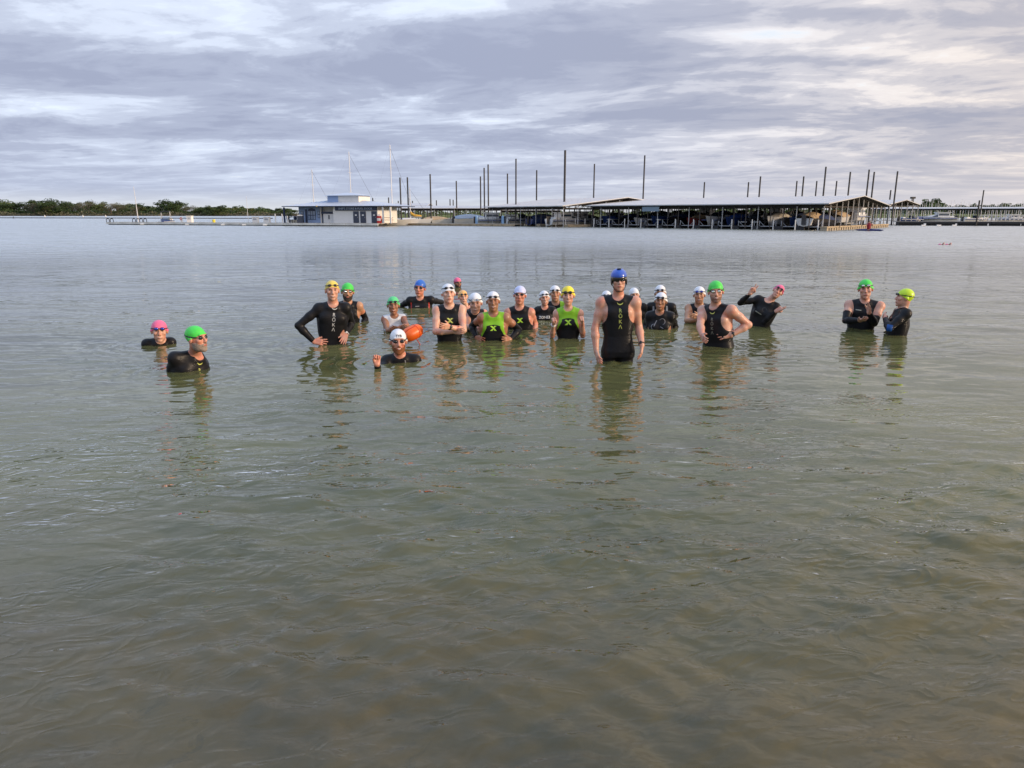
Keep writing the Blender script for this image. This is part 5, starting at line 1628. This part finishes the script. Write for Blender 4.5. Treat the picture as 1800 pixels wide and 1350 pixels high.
# sign under the near eave
sA, sB = .655, .735
a, b = Vector(qb(sB, -.012, 0)), Vector(qb(sA, -.012, 0)); d = (b - a); L = d.length; d.normalize()
sg = MB().obox(((a + b) / 2).xy, (d.x, d.y), L / 2, .05, e1_ - .78, e1_ - .22).build('sign_board', mat('sign_blue_grey', (.22, .30, .38), rough=.5), big)
# middle shed
A2_ = on_water(990, 399.3)
u1 = AB1.normalized(); u2 = AC1.normalized()
B2_ = on_water(858, 396.2); C2_ = on_water(1100, 395.4)
AB2 = Vector((B2_.x - A2_.x, B2_.y - A2_.y)); AC2 = Vector((C2_.x - A2_.x, C2_.y - A2_.y))
# right angled shed: keep AC square to AB
AC2 = Vector((-AB2.y, AB2.x)).normalized() * -1 * AC2.length if Vector((-AB2.y, AB2.x)).dot(AC2) < 0 else Vector((-AB2.y, AB2.x)).normalized() * AC2.length
e2_ = zat(361.5, A2_.y); r2_ = zat(346.3, A2_.y + AC2.y / 2)
mid_, qm = covered(A2_, AB2, AC2, 16, 10, e2_, r2_, 'middle white roofed covered dock with open gable left of the long roof')
slips(qm, .0, 1.0, .02, .42, 6, mid_, 'wood', .34)
# far low sheds, their gables towards the left
def lowshed(u0, u1_, vw, ve, vr, label, depth=14):
    a, b = on_water(u0, vw), on_water(u1_, vw)
    AB = Vector((b.x - a.x, b.y - a.y)); AC = Vector((-AB.y, AB.x)).normalized() * depth
    if AC.y < 0: AC = -AC
    return covered(a, AB, AC, 9, 4, zat(ve, a.y), zat(vr, a.y + depth / 2), label)
lowshed(706, 799, 393.2, 365.6, 361.4, 'low far covered dock with thin white roof, left one of the notched pair')
lowshed(799.5, 880, 393.0, 365.6, 361.4, 'low far covered dock with thin white roof, right one of the notched pair')
lowshed(690, 752, 391.0, 361.0, 357.2, 'farthest low roof piece showing above the yachts', 10)
lowshed(880, 985, 392.0, 369.0, 362.5, 'dark low gabled shed seen under the middle covered dock', 12)
# small shed behind the long roof on the right
a = on_water(1560, 395.2)
d4, q4 = covered(a, (-8, 9), (9, 8), 5, 6, zat(358.5, a.y), zat(350.8, a.y + 4), 'small gabled shed peeking out behind the right end of the long roof')
# far long shed across the right side
a, b = on_water(1535, 387.4), on_water(1880, 388.6)
AB = Vector((b.x - a.x, b.y - a.y)); AC = Vector((-AB.y, AB.x)).normalized() * 14
if AC.y < 0: AC = -AC
far_, qf = covered(a, AB, AC, 46, 2, zat(366.8, a.y), zat(364.6, a.y + 7), 'very long flat covered dock far off along the right side')

# ---- lifts, clutter and boats under the roofs
def in_shed(q, s_, t_):
    v = Vector(q(s_, t_, 0)); return v
dAB = math.atan2(AB1.y, AB1.x); dAC = math.atan2(AC1.y, AC1.x)
specs = []
hm = ['hullk', 'hullb', 'hullw', 'hullk', 'hullb', 'hullw', 'hullr', 'hullk', 'hullb', 'hullw', 'hullk', 'hullb']
cv = ['tarpn', 'tarpn', 'tarpw', 'tarpn', 'tarpb', 'tarpt', 'tarpt', 'tarpn', 'tarpn', 'tarpt', 'tarpn', 'tarpn']
sty = ['cover', 'cover', 'cover', 'tower', 'cover', 'open', 'cover', 'cover', 'tower', 'open', 'cover', 'tower']
names = {'hullk': 'black', 'hullb': 'navy blue', 'hullw': 'white', 'hullr': 'dark red'}
cn = {'tarpn': 'navy cover', 'tarpw': 'cream cover', 'tarpb': 'bright blue cover', 'tarpt': 'tan cover'}
ob = ['nearest the gable', 'second from the gable', 'third from the gable', 'fourth from the gable', 'fifth from the gable', 'sixth from the gable', 'seventh from the gable', 'eighth from the gable', 'ninth from the gable', 'tenth from the gable', 'eleventh from the gable', 'twelfth from the gable']
bigp = Vector(A1_)
for i in range(12):
    s_ = (i + .5) / 12
    p = bigp + in_shed(qb, s_, .15); 
    desc = cn[cv[i]] if sty[i] == 'cover' else ('tower' if sty[i] == 'tower' else 'open cockpit')
    powerboat((p.x, p.y, 0), dAC + math.pi, 5.6, hm[i], sty[i], names[hm[i]] + ' boat with ' + desc + ', ' + ob[i] + ' in the long shed', .30 + .1 * (i % 3), 'boats in the front row of the long shed', cv[i])
    p = bigp + in_shed(qb, s_, .42)
    if i % 2 == 0: powerboat((p.x, p.y, 0), dAC, 5.2, hm[(i * 5 + 2) % 12], sty[(i * 7 + 1) % 12], 'boat lifted in the back row of the long shed, ' + ob[i], .7, 'boats in the second row of the long shed', cv[(i + 5) % 12])
# white boats standing across the gable end
for i, (t_, s_, hmn, st_, cvn, lab) in enumerate(((.13, .02, 'hullw', 'cover', 'tarpt', 'white motor boat with tan cover at the left corner of the gable end'), (.34, .03, 'hullw', 'open', 'tarpt', 'white open motor boat in the middle of the gable end'), (.62, .02, 'hullw', 'cover', 'tarpw', 'white motor boat with white cover at the gable end behind the kayak'), (.80, .04, 'hullk', 'tower', 'tarpn', 'dark boat with tower at the right corner of the gable end'))):
    p = bigp + in_shed(qb, s_ + .05, t_)
    powerboat((p.x, p.y, 0), dAC, 6.0, hmn, st_, lab, .45, 'boats at the gable end', cvn)
midp = Vector(A2_)
for i, (s_, t_, hmn, st_, cvn, lab) in enumerate(((.15, .12, 'hullw', 'cabin', 'tarpw', 'white cabin cruiser at the front corner of the middle covered dock'), (.15, .55, 'hullw', 'cabin', 'tarpw', 'cream cabin cruiser under the open gable of the middle covered dock'), (.45, .15, 'hullb', 'cover', 'tarpn', 'navy boat with cover half way along the middle covered dock'), (.78, .15, 'hullw', 'open', 'tarpb', 'white open boat at the left end of the middle covered dock'), (.6, .6, 'hullr', 'cover', 'tarpt', 'dark red boat with tan cover at the back of the middle covered dock'))):
    p = midp + in_shed(qm, s_, t_)
    powerboat((p.x, p.y, 0), math.atan2(AC2.y, AC2.x) + .0, 6.0, hmn, st_, lab, .25, 'boats in the middle covered dock', cvn)
for (u, v, L, hmn, st_, ang, lab, cvn, lift) in ((830, 394.5, 6.2, 'hullw', 'cover', .25, 'long boat under a pale blue grey cover lying before the low sheds', 'bluegrey', .15), (872, 395.6, 6.5, 'hullw', 'cabin', .1, 'pale blue white cabin boat between the low sheds and the middle shed', 'tarpw', .1),
         (893, 395.6, 5.5, 'hullw', 'cabin', 2.9, 'pale cabin boat beside the blue white one at the middle shed', 'tarpw', .1), (770, 394.5, 5.0, 'hullw', 'cover', .2, 'small boat with brown cover right of the golden yacht', 'tarpt', .1), (1026, 397.0, 7.0, 'hullw', 'cabin', .15, 'cream cabin cruiser lying just right of the tallest pile', 'tarpw', .1), (968, 397.3, 4.6, 'hullw', 'open', .1, 'low white open boat left of the tallest pile', 'tarpw', .1),
         (1648, 391.5, 6.5, 'hullw', 'cabin', 3.0, 'white and blue cabin cruiser behind the black breakwater', 'tarpb', .2), (1712, 391.5, 5.0, 'hullw', 'open', .1, 'small white runabout behind the breakwater, left of the short black pile', 'tarpb', .2), (1775, 391.5, 5.0, 'hullw', 'cabin', 3.1, 'small white cabin boat behind the gangway at the far right', 'tarpb', .2), (1600, 391.5, 5.0, 'hullb', 'tower', .1, 'dark blue boat with tower at the left end of the breakwater', 'tarpb', .2)):
    M_.setdefault('bluegrey', mat('blue_grey_canvas', (.20, .27, .38), rough=.8))
    p = on_water(u, v)
    powerboat((p.x, p.y, 0), ang, L, hmn, st_, lab, lift, None, cvn)
# boat lifts: pale frames in the front slips of the long shed
lf = None
for i in range(12):
    p = bigp + in_shed(qb, (i + .5) / 12, .03)
    if lf is None:
        m = MB()
        for sx in (-1, 1):
            m.box(sx * .95 - .035, sx * .95 + .035, -.04, .04, -.1, .95)
            m.tube([(sx * .95, 0, .9), (sx * .35, 0, .35)], .03, 4)
        m.box(-.95, .95, -.05, .05, .30, .38)
        o = m.build('boat_lift', M_['galv']); lf = o.data
    else:
        o = bpy.data.objects.new('boat_lift', lf); COL.objects.link(o)
    o.location = (p.x, p.y, 0); o.rotation_euler = (0, 0, dAB)
    tag(o, 'pale steel boat lift frame in the long shed, ' + ob[i], 'boat lift', 'boat lifts of the long shed')
# pale stored gear and hulls showing in the dark back rows
for i in range(12):
    p = bigp + in_shed(qb, (i + .3) / 12, .62)
    powerboat((p.x, p.y, 0), dAC, 5.4, ['hullw', 'hullw', 'hullr'][i % 3], ['cabin', 'cover', 'open', 'cover'][i % 4], 'pale boat beyond the main walk of the long shed, ' + ob[i], .9, 'boats beyond the main walk of the long shed', ['tarpw', 'tarpt', 'tarpb', 'tarpw', 'tarpt'][i % 5])
# posts with pale blue wraps before the low sheds
for (u, lab) in ((838, 'pale blue wrapped post in front of the covered boat'), (884, 'pale blue wrapped post between the two cabin boats')):
    p = on_water(u, 397.5)
    thing('wrapped_post', MB().tube([(0, 0, -.2), (0, 0, 1.35), (0, 0, 1.45)], [.2, .2, .1], 10), mat('pale_blue_vinyl', (.22, .38, .60), rough=.5), p, lab, 'post')
# short white posts along the front row of the long shed and the middle dock
wm = None
fr_posts = []
for i in range(13):
    p = bigp + in_shed(qb, i / 12 * .97 + .012, -.012); fr_posts.append((p, 'front row of the long shed'))
for i in range(8):
    p = on_water(960 + i * 17, 398.9 - i * .05); fr_posts.append((p, 'edge of the middle dock'))
cnt = {}
for p, wh in fr_posts:
    o = MB().box(-.045, .045, -.045, .045, -.3, 1.1).build('white_post', M_['white']) if wm is None else bpy.data.objects.new('white_post', wm)
    if wm is None: wm = o.data
    else: COL.objects.link(o)
    o.location = (p.x, p.y, 0)
    i = cnt.get(wh, 0); cnt[wh] = i + 1
    tag(o, 'white mooring post, %s from the %s, %s' % (['first','second','third','fourth','fifth','sixth','seventh','eighth','ninth','tenth','eleventh','twelfth','thirteenth'][i], 'right' if 'row' in wh else 'left', wh), 'post', 'white mooring posts, ' + wh)
# gangway with truss rails at the far right
a, b = on_water(1724, 394.0), on_water(1860, 394.0)
gw = empty('gangway', (a.x, a.y, 0)); tag(gw, 'grey truss railed gangway behind the breakwater at the right edge', 'gangway')
d = Vector((b.x - a.x, b.y - a.y, 0)); L = d.length; d.normalize()
MB().obox((d * L / 2).xy, (d.x, d.y), L / 2, .6, .5, .62).build('deck', M_['deck'], gw)
g_ = MB()
for sy in (-.6, .6):
    nn = Vector((-d.y, d.x, 0)) * sy
    g_.tube([tuple(nn + Vector((0, 0, 1.45))), tuple(nn + d * L + Vector((0, 0, 1.45)))], .06, 5)
    k = 18
    for i in range(k):
        p0, p1 = nn + d * (L * i / k), nn + d * (L * (i + 1) / k)
        g_.tube([tuple(p0 + Vector((0, 0, .6))), tuple(p0 + Vector((0, 0, 1.45)))], .04, 4)
        g_.tube([tuple(p0 + Vector((0, 0, .6))), tuple(p1 + Vector((0, 0, 1.45)))], .03, 4)
g_.build('truss_rail', M_['galv'], gw)
# lumps on the breakwater
for (u, lab) in ((1623, 'pale fender lump on the breakwater, left one of three'), (1650, 'pale fender lump on the breakwater, middle one of three'), (1677, 'pale fender lump on the breakwater, right one of three')):
    p = on_water(u, 397.6); p.z = .08
    thing('dock_fender', MB().tube([(-.3, 0, 0), (.3, 0, 0)], .12, 8), M_['white'], p, lab, 'fender', 'fenders on the breakwater')
# masts behind the far long shed
ms = MB(); mrand = random.Random(5)
for i in range(70):
    u = 1560 + i * 3.6 + mrand.uniform(-1.2, 1.2); y = mrand.uniform(210, 240)
    dd_ = ray(u, 370); x = dd_.x * y / dd_.y
    ht = zat(mrand.uniform(350, 361), y)
    ms.tube([(x, y, .5), (x, y, ht)], [.07, .04], 4)
tag(ms.build('mast_forest', M_['mast']), 'many thin distant yacht masts sticking up over the far right covered dock', None, None, 'stuff')
# lattice tower
y = 400; dd_ = ray(1605, 345.5); x = dd_.x * y / dd_.y; zt = zat(346, y)
lt = MB()
for sx, sy in ((-1, -1), (1, -1), (1, 1), (-1, 1)): lt.tube([(sx * 1.1, sy * 1.1, -1), (sx * .35, sy * .35, zt - 1)], .12, 4)
for k in range(8):
    z = k * (zt - 1) / 8; z2 = z + (zt - 1) / 8; w0_, w1_ = 1.1 - .75 * k / 8, 1.1 - .75 * (k + 1) / 8
    lt.tube([(-w0_, -w0_, z), (w1_, -w1_, z2)], .07, 4); lt.tube([(w0_, -w0_, z), (-w1_, -w1_, z2)], .07, 4)
lt.box(-1, 1, -1, 1, zt - 1, zt)
o = lt.build('lattice_tower', M_['truss']); o.location = (x, y, 0); tag(o, 'small lattice tower on the horizon left of the round tree at the right', 'tower')

# ---- kayak and paddler by the gable end, two distant swimmers
p = on_water(1528, 405.8)
ky = empty('kayak', (p.x, p.y, 0)); ky.rotation_euler = (0, 0, R(-48)); tag(ky, 'blue kayak in front of the gable end of the long covered dock', 'kayak')
pts = [(-1.4, 0, .10), (-.9, 0, .06), (0, 0, .05), (.9, 0, .06), (1.4, 0, .10)]
v, f = tube_mesh(pts, [.03, .12, .17, .12, .03], 10); mesh_obj('hull', v, f, mat('kayak_blue', (.012, .022, .14), rough=.4), ky, True)
MB().tube([(-.7, -.3, .55), (.2, -.1, .85), (.9, .2, 1.1)], .025, 6).build('paddle_shaft', M_['rubber'], ky)
MB().box(.8, 1.1, .1, .14, 1.0, 1.2).build('paddle_blade', M_['white'], ky)
def simple_body(name, prims, col_m, base, label, h=.03, kids=()):
    lo = np.min([q.lo for q in prims], 0) - .05; hi = np.max([q.hi for q in prims], 0) + .05
    gx = grid_axes(lo, hi, h); v, f = surfnet(evalf(prims, *gx), *gx)
    o = mesh_obj(name, v, f, col_m, None, True); o.location = base; tag(o, label, 'person')
    for (n_, pr2, m) in kids:
        lo = np.min([q.lo for q in pr2], 0) - .05; hi = np.max([q.hi for q in pr2], 0) + .05
        gx = grid_axes(lo, hi, h); v, f = surfnet(evalf(pr2, *gx), *gx)
        mesh_obj(n_, v, f, m, o, True)
    return o
skm = skin_mat(*SK['fair'])
E3 = np.eye(3)
simple_body('person', [ellips((0, 0, 1.02), (.08, .095, .12), E3), capsule((0, 0, .9), (0, 0, .3), .09, .15, .05), capsule((-.16, 0, .78), (.16, 0, .78), .07, .07, .05), capsule((.18, 0, .78), (.36, -.1, .62), .05, .04), capsule((.36, -.1, .62), (.2, -.2, .9), .04, .035), capsule((-.18, 0, .78), (-.34, -.12, .6), .05, .04), capsule((-.34, -.12, .6), (-.4, -.25, .7), .04, .035), capsule((0, 0, .22), (.8, -.05, .25), .11, .07)], skm,
    (p.x - .1, p.y, -.12), 'paddler in a red life vest sitting in the blue kayak', .028,
    [('life_vest', [capsule((0, 0, .72), (0, 0, .42), .19, .19, .05), capsule((-.14, 0, .78), (.14, 0, .78), .10, .10, .05)], mat('vest_red', (.28, .015, .03), rough=.7)), ('hat', [ellips((0, 0, 1.10), (.12, .13, .06), E3)], mat('hat_dark', (.05, .04, .05), rough=.8))])
for (u, v, lab) in ((1652, 430, 'distant swimmer lying in the water far right, the left one of two'), (1664, 430.2, 'distant swimmer lying in the water far right, the right one of two')):
    q_ = on_water(u, v)
    sw_ = simple_body('person', [ellips((0, 0, .06), (.10, .09, .10), E3), capsule((.15, 0, -.02), (.75, 0, -.05), .14, .11, .05), capsule((.2, -.1, .02), (-.15, -.2, .22), .05, .04), capsule((-.15, -.2, .22), (-.42, -.15, .02), .04, .03), capsule((.75, 0, -.05), (1.5, .05, -.1), .09, .04)], skm, (q_.x, q_.y, -.09), lab, .028,
        kids=[('swim_cap', [ellips((0, 0, .085), (.108, .097, .095), E3)], latex('pink')), ('wetsuit', [capsule((.17, 0, -.02), (.75, 0, -.05), .15, .12, .05), capsule((.75, 0, -.05), (1.4, .05, -.1), .1, .05)], neoprene())])
    sw_.rotation_euler = (0, 0, R(75)); sw_.scale = (.85, .85, .85)

# ---- far shore, trees
def far_ground(name, u0, u1_, vw, depth, zt, m, label, ext=0):
    a, b = on_water(u0, vw), on_water(u1_, vw)
    n_ = 60; V = []; F = []
    rg = random.Random(int(u0) + 9)
    for i in range(n_ + 1):
        t = i / n_; x = a.x + (b.x - a.x) * t; y = a.y + (b.y - a.y) * t + rg.uniform(-1, 1) * 1.2
        hgt = zt * rg.uniform(.7, 1.2)
        V += [(x, y, -.6), (x, y + 2, hgt * .45), (x, y + 6, hgt), (x, y + depth, hgt)]
    for i in range(n_):
        for k in range(3): F.append((i * 4 + k, i * 4 + 4 + k, i * 4 + 5 + k, i * 4 + 1 + k))
    o = mesh_obj(name, V, F, m, None, True); tag(o, label, None, None, 'structure'); return o
earth = mat('shore_earth', (.15, .115, .085), rough=.95, noise=.4, nscale=.15)
grassm = mat('shore_grass', (.10, .125, .035), rough=.95, noise=.3, nscale=.2)
far_ground('far_shore', -420, 760, 379.75, 260, 1.7, earth, 'low brown far shore under the row of trees')
far_ground('far_bank', 640, 2300, 383.2, 300, 1.4, grassm, 'low grassy bank behind the marina')

LEAFC = {'dark': (.046, .076, .026), 'mid': (.075, .110, .036), 'yellow': (.125, .145, .045), 'bare': (.115, .115, .075)}
def leaf_mat(kind):
    nm = 'foliage_' + kind
    if nm in MATS: return MATS[nm]
    m = bpy.data.materials.new(nm); m.use_nodes = True
    n = NT(m.node_tree); b = n.n['Principled BSDF']
    t = n.new('ShaderNodeTexCoord'); c = LEAFC[kind]
    f = n.noise(t.outputs['Object'], .8, 3, .6)
    n.l.new(n.mixc(n.smooth(f, .35, .65), (*[x * .7 for x in c], 1), (*[x * 1.35 for x in c], 1)), b.inputs['Base Color'])
    b.inputs['Roughness'].default_value = .7; b.inputs['Specular IOR Level'].default_value = .2
    MATS[nm] = m; return m
bark = mat('bark', (.09, .07, .055), rough=.9)
def crown_mesh(kind, seed):
    """unit-high tree: crown of many small leaf clumps round a few limbs; returns crown and trunk meshes"""
    rg = np.random.default_rng(seed); rr = random.Random(seed)
    tb = MB(); limbs = []
    tb.tube([(0, 0, -.05), (.01, 0, .25), (rr.uniform(-.04, .04), 0, .5)], [.028, .022, .012], 6)
    nl = 9
    for i in range(nl):
        a = i * 2.4 + rr.uniform(-.4, .4); e = rr.uniform(.35, 1.25); l = rr.uniform(.28, .48)
        s0 = Vector((0, 0, rr.uniform(.15, .45))); e0 = s0 + Vector((math.cos(a) * math.cos(e) * l * 1.25, math.sin(a) * math.cos(e) * l * 1.25, math.sin(e) * l))
        tb.tube([tuple(s0), tuple((s0 + e0) / 2 + Vector((0, 0, .02))), tuple(e0)], [.014, .009, .003], 4)
        limbs.append(e0)
        for _ in range(3):
            e1 = e0 + Vector((rr.uniform(-.16, .16), rr.uniform(-.16, .16), rr.uniform(-.05, .16)))
            tb.tube([tuple((s0 + e0) / 2), tuple(e1)], [.006, .002], 3); limbs.append(e1)
    npc = 3000 if kind != 'bare' else 1500
    C = []
    for q in limbs:
        k = npc // len(limbs)
        rad = rr.uniform(.09, .19)
        d = rg.normal(size=(k, 3)); d /= np.linalg.norm(d, axis=1)[:, None]
        C.append(np.array(q) + d * rad * rg.uniform(.35, 1.0, (k, 1)) ** .5 * np.array([1.15, 1.15, .8]))
    C = np.concatenate(C)
    C = C[(C[:, 2] > .06)]
    # low skirts so the crown reaches the undergrowth
    k = npc // 3
    a = rg.uniform(0, 6.28, k); r_ = rg.uniform(.05, .45, k) ** .8
    C = np.concatenate([C, np.stack([r_ * np.cos(a), r_ * np.sin(a), rg.uniform(.0, .45, k)], 1)])
    n_ = len(C)
    sz = (rg.uniform(.016, .036, n_) if kind != 'bare' else rg.uniform(.008, .018, n_))[:, None]
    u = rg.normal(size=(n_, 3)); u /= np.linalg.norm(u, axis=1)[:, None]
    w_ = np.cross(u, rg.normal(size=(n_, 3))); w_ /= np.linalg.norm(w_, axis=1)[:, None]
    V = np.stack([C - u * sz, C + w_ * sz * .8, C + u * sz, C - w_ * sz * .7], 1).reshape(-1, 3)
    F = np.arange(n_ * 4).reshape(n_, 4)
    cm = mesh_obj('crown', V, F, leaf_mat(kind)); tm = tb.build('trunk', bark)
    me = (cm.data, tm.data)
    for o in (cm, tm): bpy.data.objects.remove(o)
    return me
TREE = {k: [crown_mesh(k, sd + i * 7) for i in range(3)] for sd, k in enumerate(('dark', 'mid', 'yellow', 'bare'))}
def tree(u, vtop, wpx, kind, vbase, Y, label, group):
    """tree whose crown spans wpx photo pixels, top seen at row vtop"""
    d = ray(u, vbase); x = d.x * Y / d.y
    zt = zat(vtop, Y); zb = 1.0
    h_ = zt - zb; wd = wpx * Y / FPX / CP
    i = rnd.randrange(3); cm, tm = TREE[kind][i]
    root = empty('tree', (x, Y, zb)); root.rotation_euler = (0, 0, rnd.uniform(0, 6.28))
    root.scale = (wd / .92, wd / .92, h_ / .98)
    tag(root, label, 'tree', group)
    for n_, me in (('trunk', tm), ('crown', cm)):
        o = bpy.data.objects.new(n_, me); COL.objects.link(o); o.parent = root
KN = {'dark': 'dark green', 'mid': 'mid green', 'yellow': 'yellow green', 'bare': 'half bare greyish'}
T_L = [(4, 350, 20, 'mid'), (14, 353, 14, 'yellow'), (-14, 352, 26, 'dark'), (26, 357, 22, 'bare'), (34, 354, 32, 'dark'), (52, 360, 16, 'bare'), (62, 358, 18, 'bare'), (76, 352, 26, 'dark'), (92, 352, 30, 'dark'), (106, 356, 22, 'mid'), (84, 358, 30, 'bare'),
       (118, 362, 14, 'bare'), (128, 357, 24, 'dark'), (143, 356, 22, 'bare'), (157, 352, 22, 'bare'), (170, 355, 26, 'mid'), (180, 358, 18, 'yellow'), (196, 353, 26, 'bare'), (207, 355, 20, 'bare'), (218, 359, 22, 'mid'), (229, 356, 18, 'yellow'), (240, 362, 14, 'bare'), (252, 359, 24, 'dark'), (265, 361, 20, 'yellow'), (278, 365, 14, 'bare'),
       (290, 357, 18, 'dark'), (303, 353, 20, 'dark'), (316, 358, 20, 'mid'), (329, 362, 20, 'bare'), (341, 362, 18, 'bare'), (352, 364, 16, 'mid'), (366, 364, 18, 'yellow'), (378, 362, 24, 'mid'), (391, 364, 20, 'mid'), (404, 370, 14, 'bare'), (414, 365, 18, 'yellow'), (421, 363, 16, 'dark'), (433, 366, 20, 'yellow'), (446, 370, 16, 'bare'), (458, 366, 22, 'mid'), (470, 367, 20, 'dark'), (482, 368, 20, 'mid'), (495, 367, 22, 'dark'), (510, 368, 20, 'mid'), (-30, 350, 24, 'mid'), (-50, 353, 26, 'dark')]
T_L.sort()
cntT = {}
ordT = ['leftmost', 'second', 'third', 'fourth', 'fifth', 'sixth', 'seventh', 'eighth']
for i, (u, vt, wp, k) in enumerate(T_L):
    near = 'left edge' if u < 20 else 'wide gap in the tree line' if u < 130 else 'free end of the fuel dock' if u < 215 else 'white flag pole' if u < 270 else 'tower boat' if u < 325 else 'white pump cabinet' if u < 356 else 'yellow bin' if u < 405 else 'thin antenna pole' if u < 452 else 'terrace of the store'
    refu = {'left edge': 0, 'wide gap in the tree line': 118, 'free end of the fuel dock': 187, 'white flag pole': 243, 'tower boat': 293, 'white pump cabinet': 335, 'yellow bin': 377, 'thin antenna pole': 437, 'terrace of the store': 505}[near]
    d_ = u - refu
    pos = 'just left of' if -12 < d_ < -3 else 'well left of' if d_ <= -12 else 'right behind' if abs(d_) <= 3 else 'just right of' if d_ < 12 else 'well right of'
    cntT[(k, near)] = cntT.get((k, near), 0) + 1
    tree(u, vt - 1.0, wp * 1.45, k, 378, 600 + rnd.uniform(-10, 60), '%s shore tree, %s such near the %s' % (KN[k], ordT[cntT[(k, near)] - 1], near), 'trees on the far shore')
    # bushes at its foot
# undergrowth along the far shore
def scrub(name, u0, u1_, Y0, Y1, hmax, n_, kind, label, seed, z0=.9):
    rg = np.random.default_rng(seed)
    u = rg.uniform(u0, u1_, n_); Yv = rg.uniform(Y0, Y1, n_)
    X = (u - 900) / FPX * Yv / CP
    big_ = .5 + .5 * np.sin(u * .13 + 2 * np.sin(u * .041)) 
    Z = z0 + rg.uniform(0, 1, n_) ** 1.6 * hmax * (.45 + .55 * big_)
    C = np.stack([X, Yv, Z], 1); sz = rg.uniform(.25, .65, n_)[:, None] * (Y0 / 600)
    a = rg.normal(size=(n_, 3)); a /= np.linalg.norm(a, axis=1)[:, None]
    b = np.cross(a, rg.normal(size=(n_, 3))); b /= np.linalg.norm(b, axis=1)[:, None]
    V = np.stack([C - a * sz, C + b * sz, C + a * sz, C - b * sz], 1).reshape(-1, 3)
    o = mesh_obj(name, V, np.arange(n_ * 4).reshape(n_, 4), leaf_mat(kind)); tag(o, label, None, None, 'stuff')
scrub('undergrowth', -60, 520, 590, 640, 3.2, 16000, 'bare', 'dull brown scrub under the far trees', 3, .6)
scrub('undergrowth', -60, 520, 600, 660, 7.0, 26000, 'dark', 'dark scrub under the far trees', 4, .6)
scrub('treeline', 640, 1180, 420, 520, 4.2, 20000, 'mid', 'low green bushes seen through the left covered docks', 5, .4)
scrub('treeline', 1180, 1620, 420, 520, 7.5, 22000, 'mid', 'green trees seen through the long covered dock', 15, .4)
scrub('treeline', 1200, 1620, 430, 530, 8.5, 13000, 'dark', 'darker trees seen through the long covered dock', 6, .4)
scrub('treeline', 1540, 2000, 470, 540, 8.0, 22000, 'dark', 'low dark tree line on the horizon at the right', 8, .4)
for (u, vt, wp, k, lab) in ((1638, 349.5, 34, 'mid', 'round green tree highest on the right horizon behind the masts'), (1622, 354, 18, 'dark', 'darker tree left of the round green one at the right'), (1690, 358, 26, 'dark', 'low dark tree midway along the right horizon'), (1712, 360, 30, 'dark', 'low dark tree right of the middle of the right horizon'), (1742, 358, 26, 'dark', 'low tree left of the far right clump'), (1762, 357, 22, 'mid', 'paler tree of the far right clump'), (1778, 357.5, 20, 'yellow', 'yellowish tree of the far right clump'),
                            (1132, 370, 18, 'dark', 'dark round tree seen under the long roof'), (1013, 372, 30, 'dark', 'dark tree seen under the open gable of the middle dock'), (1048, 371, 20, 'mid', 'green tree seen between the middle and long covered docks')):
    tree(u, vt, wp * 1.15, k, 378, 430 if u < 1200 else 480, lab, 'trees behind the marina')
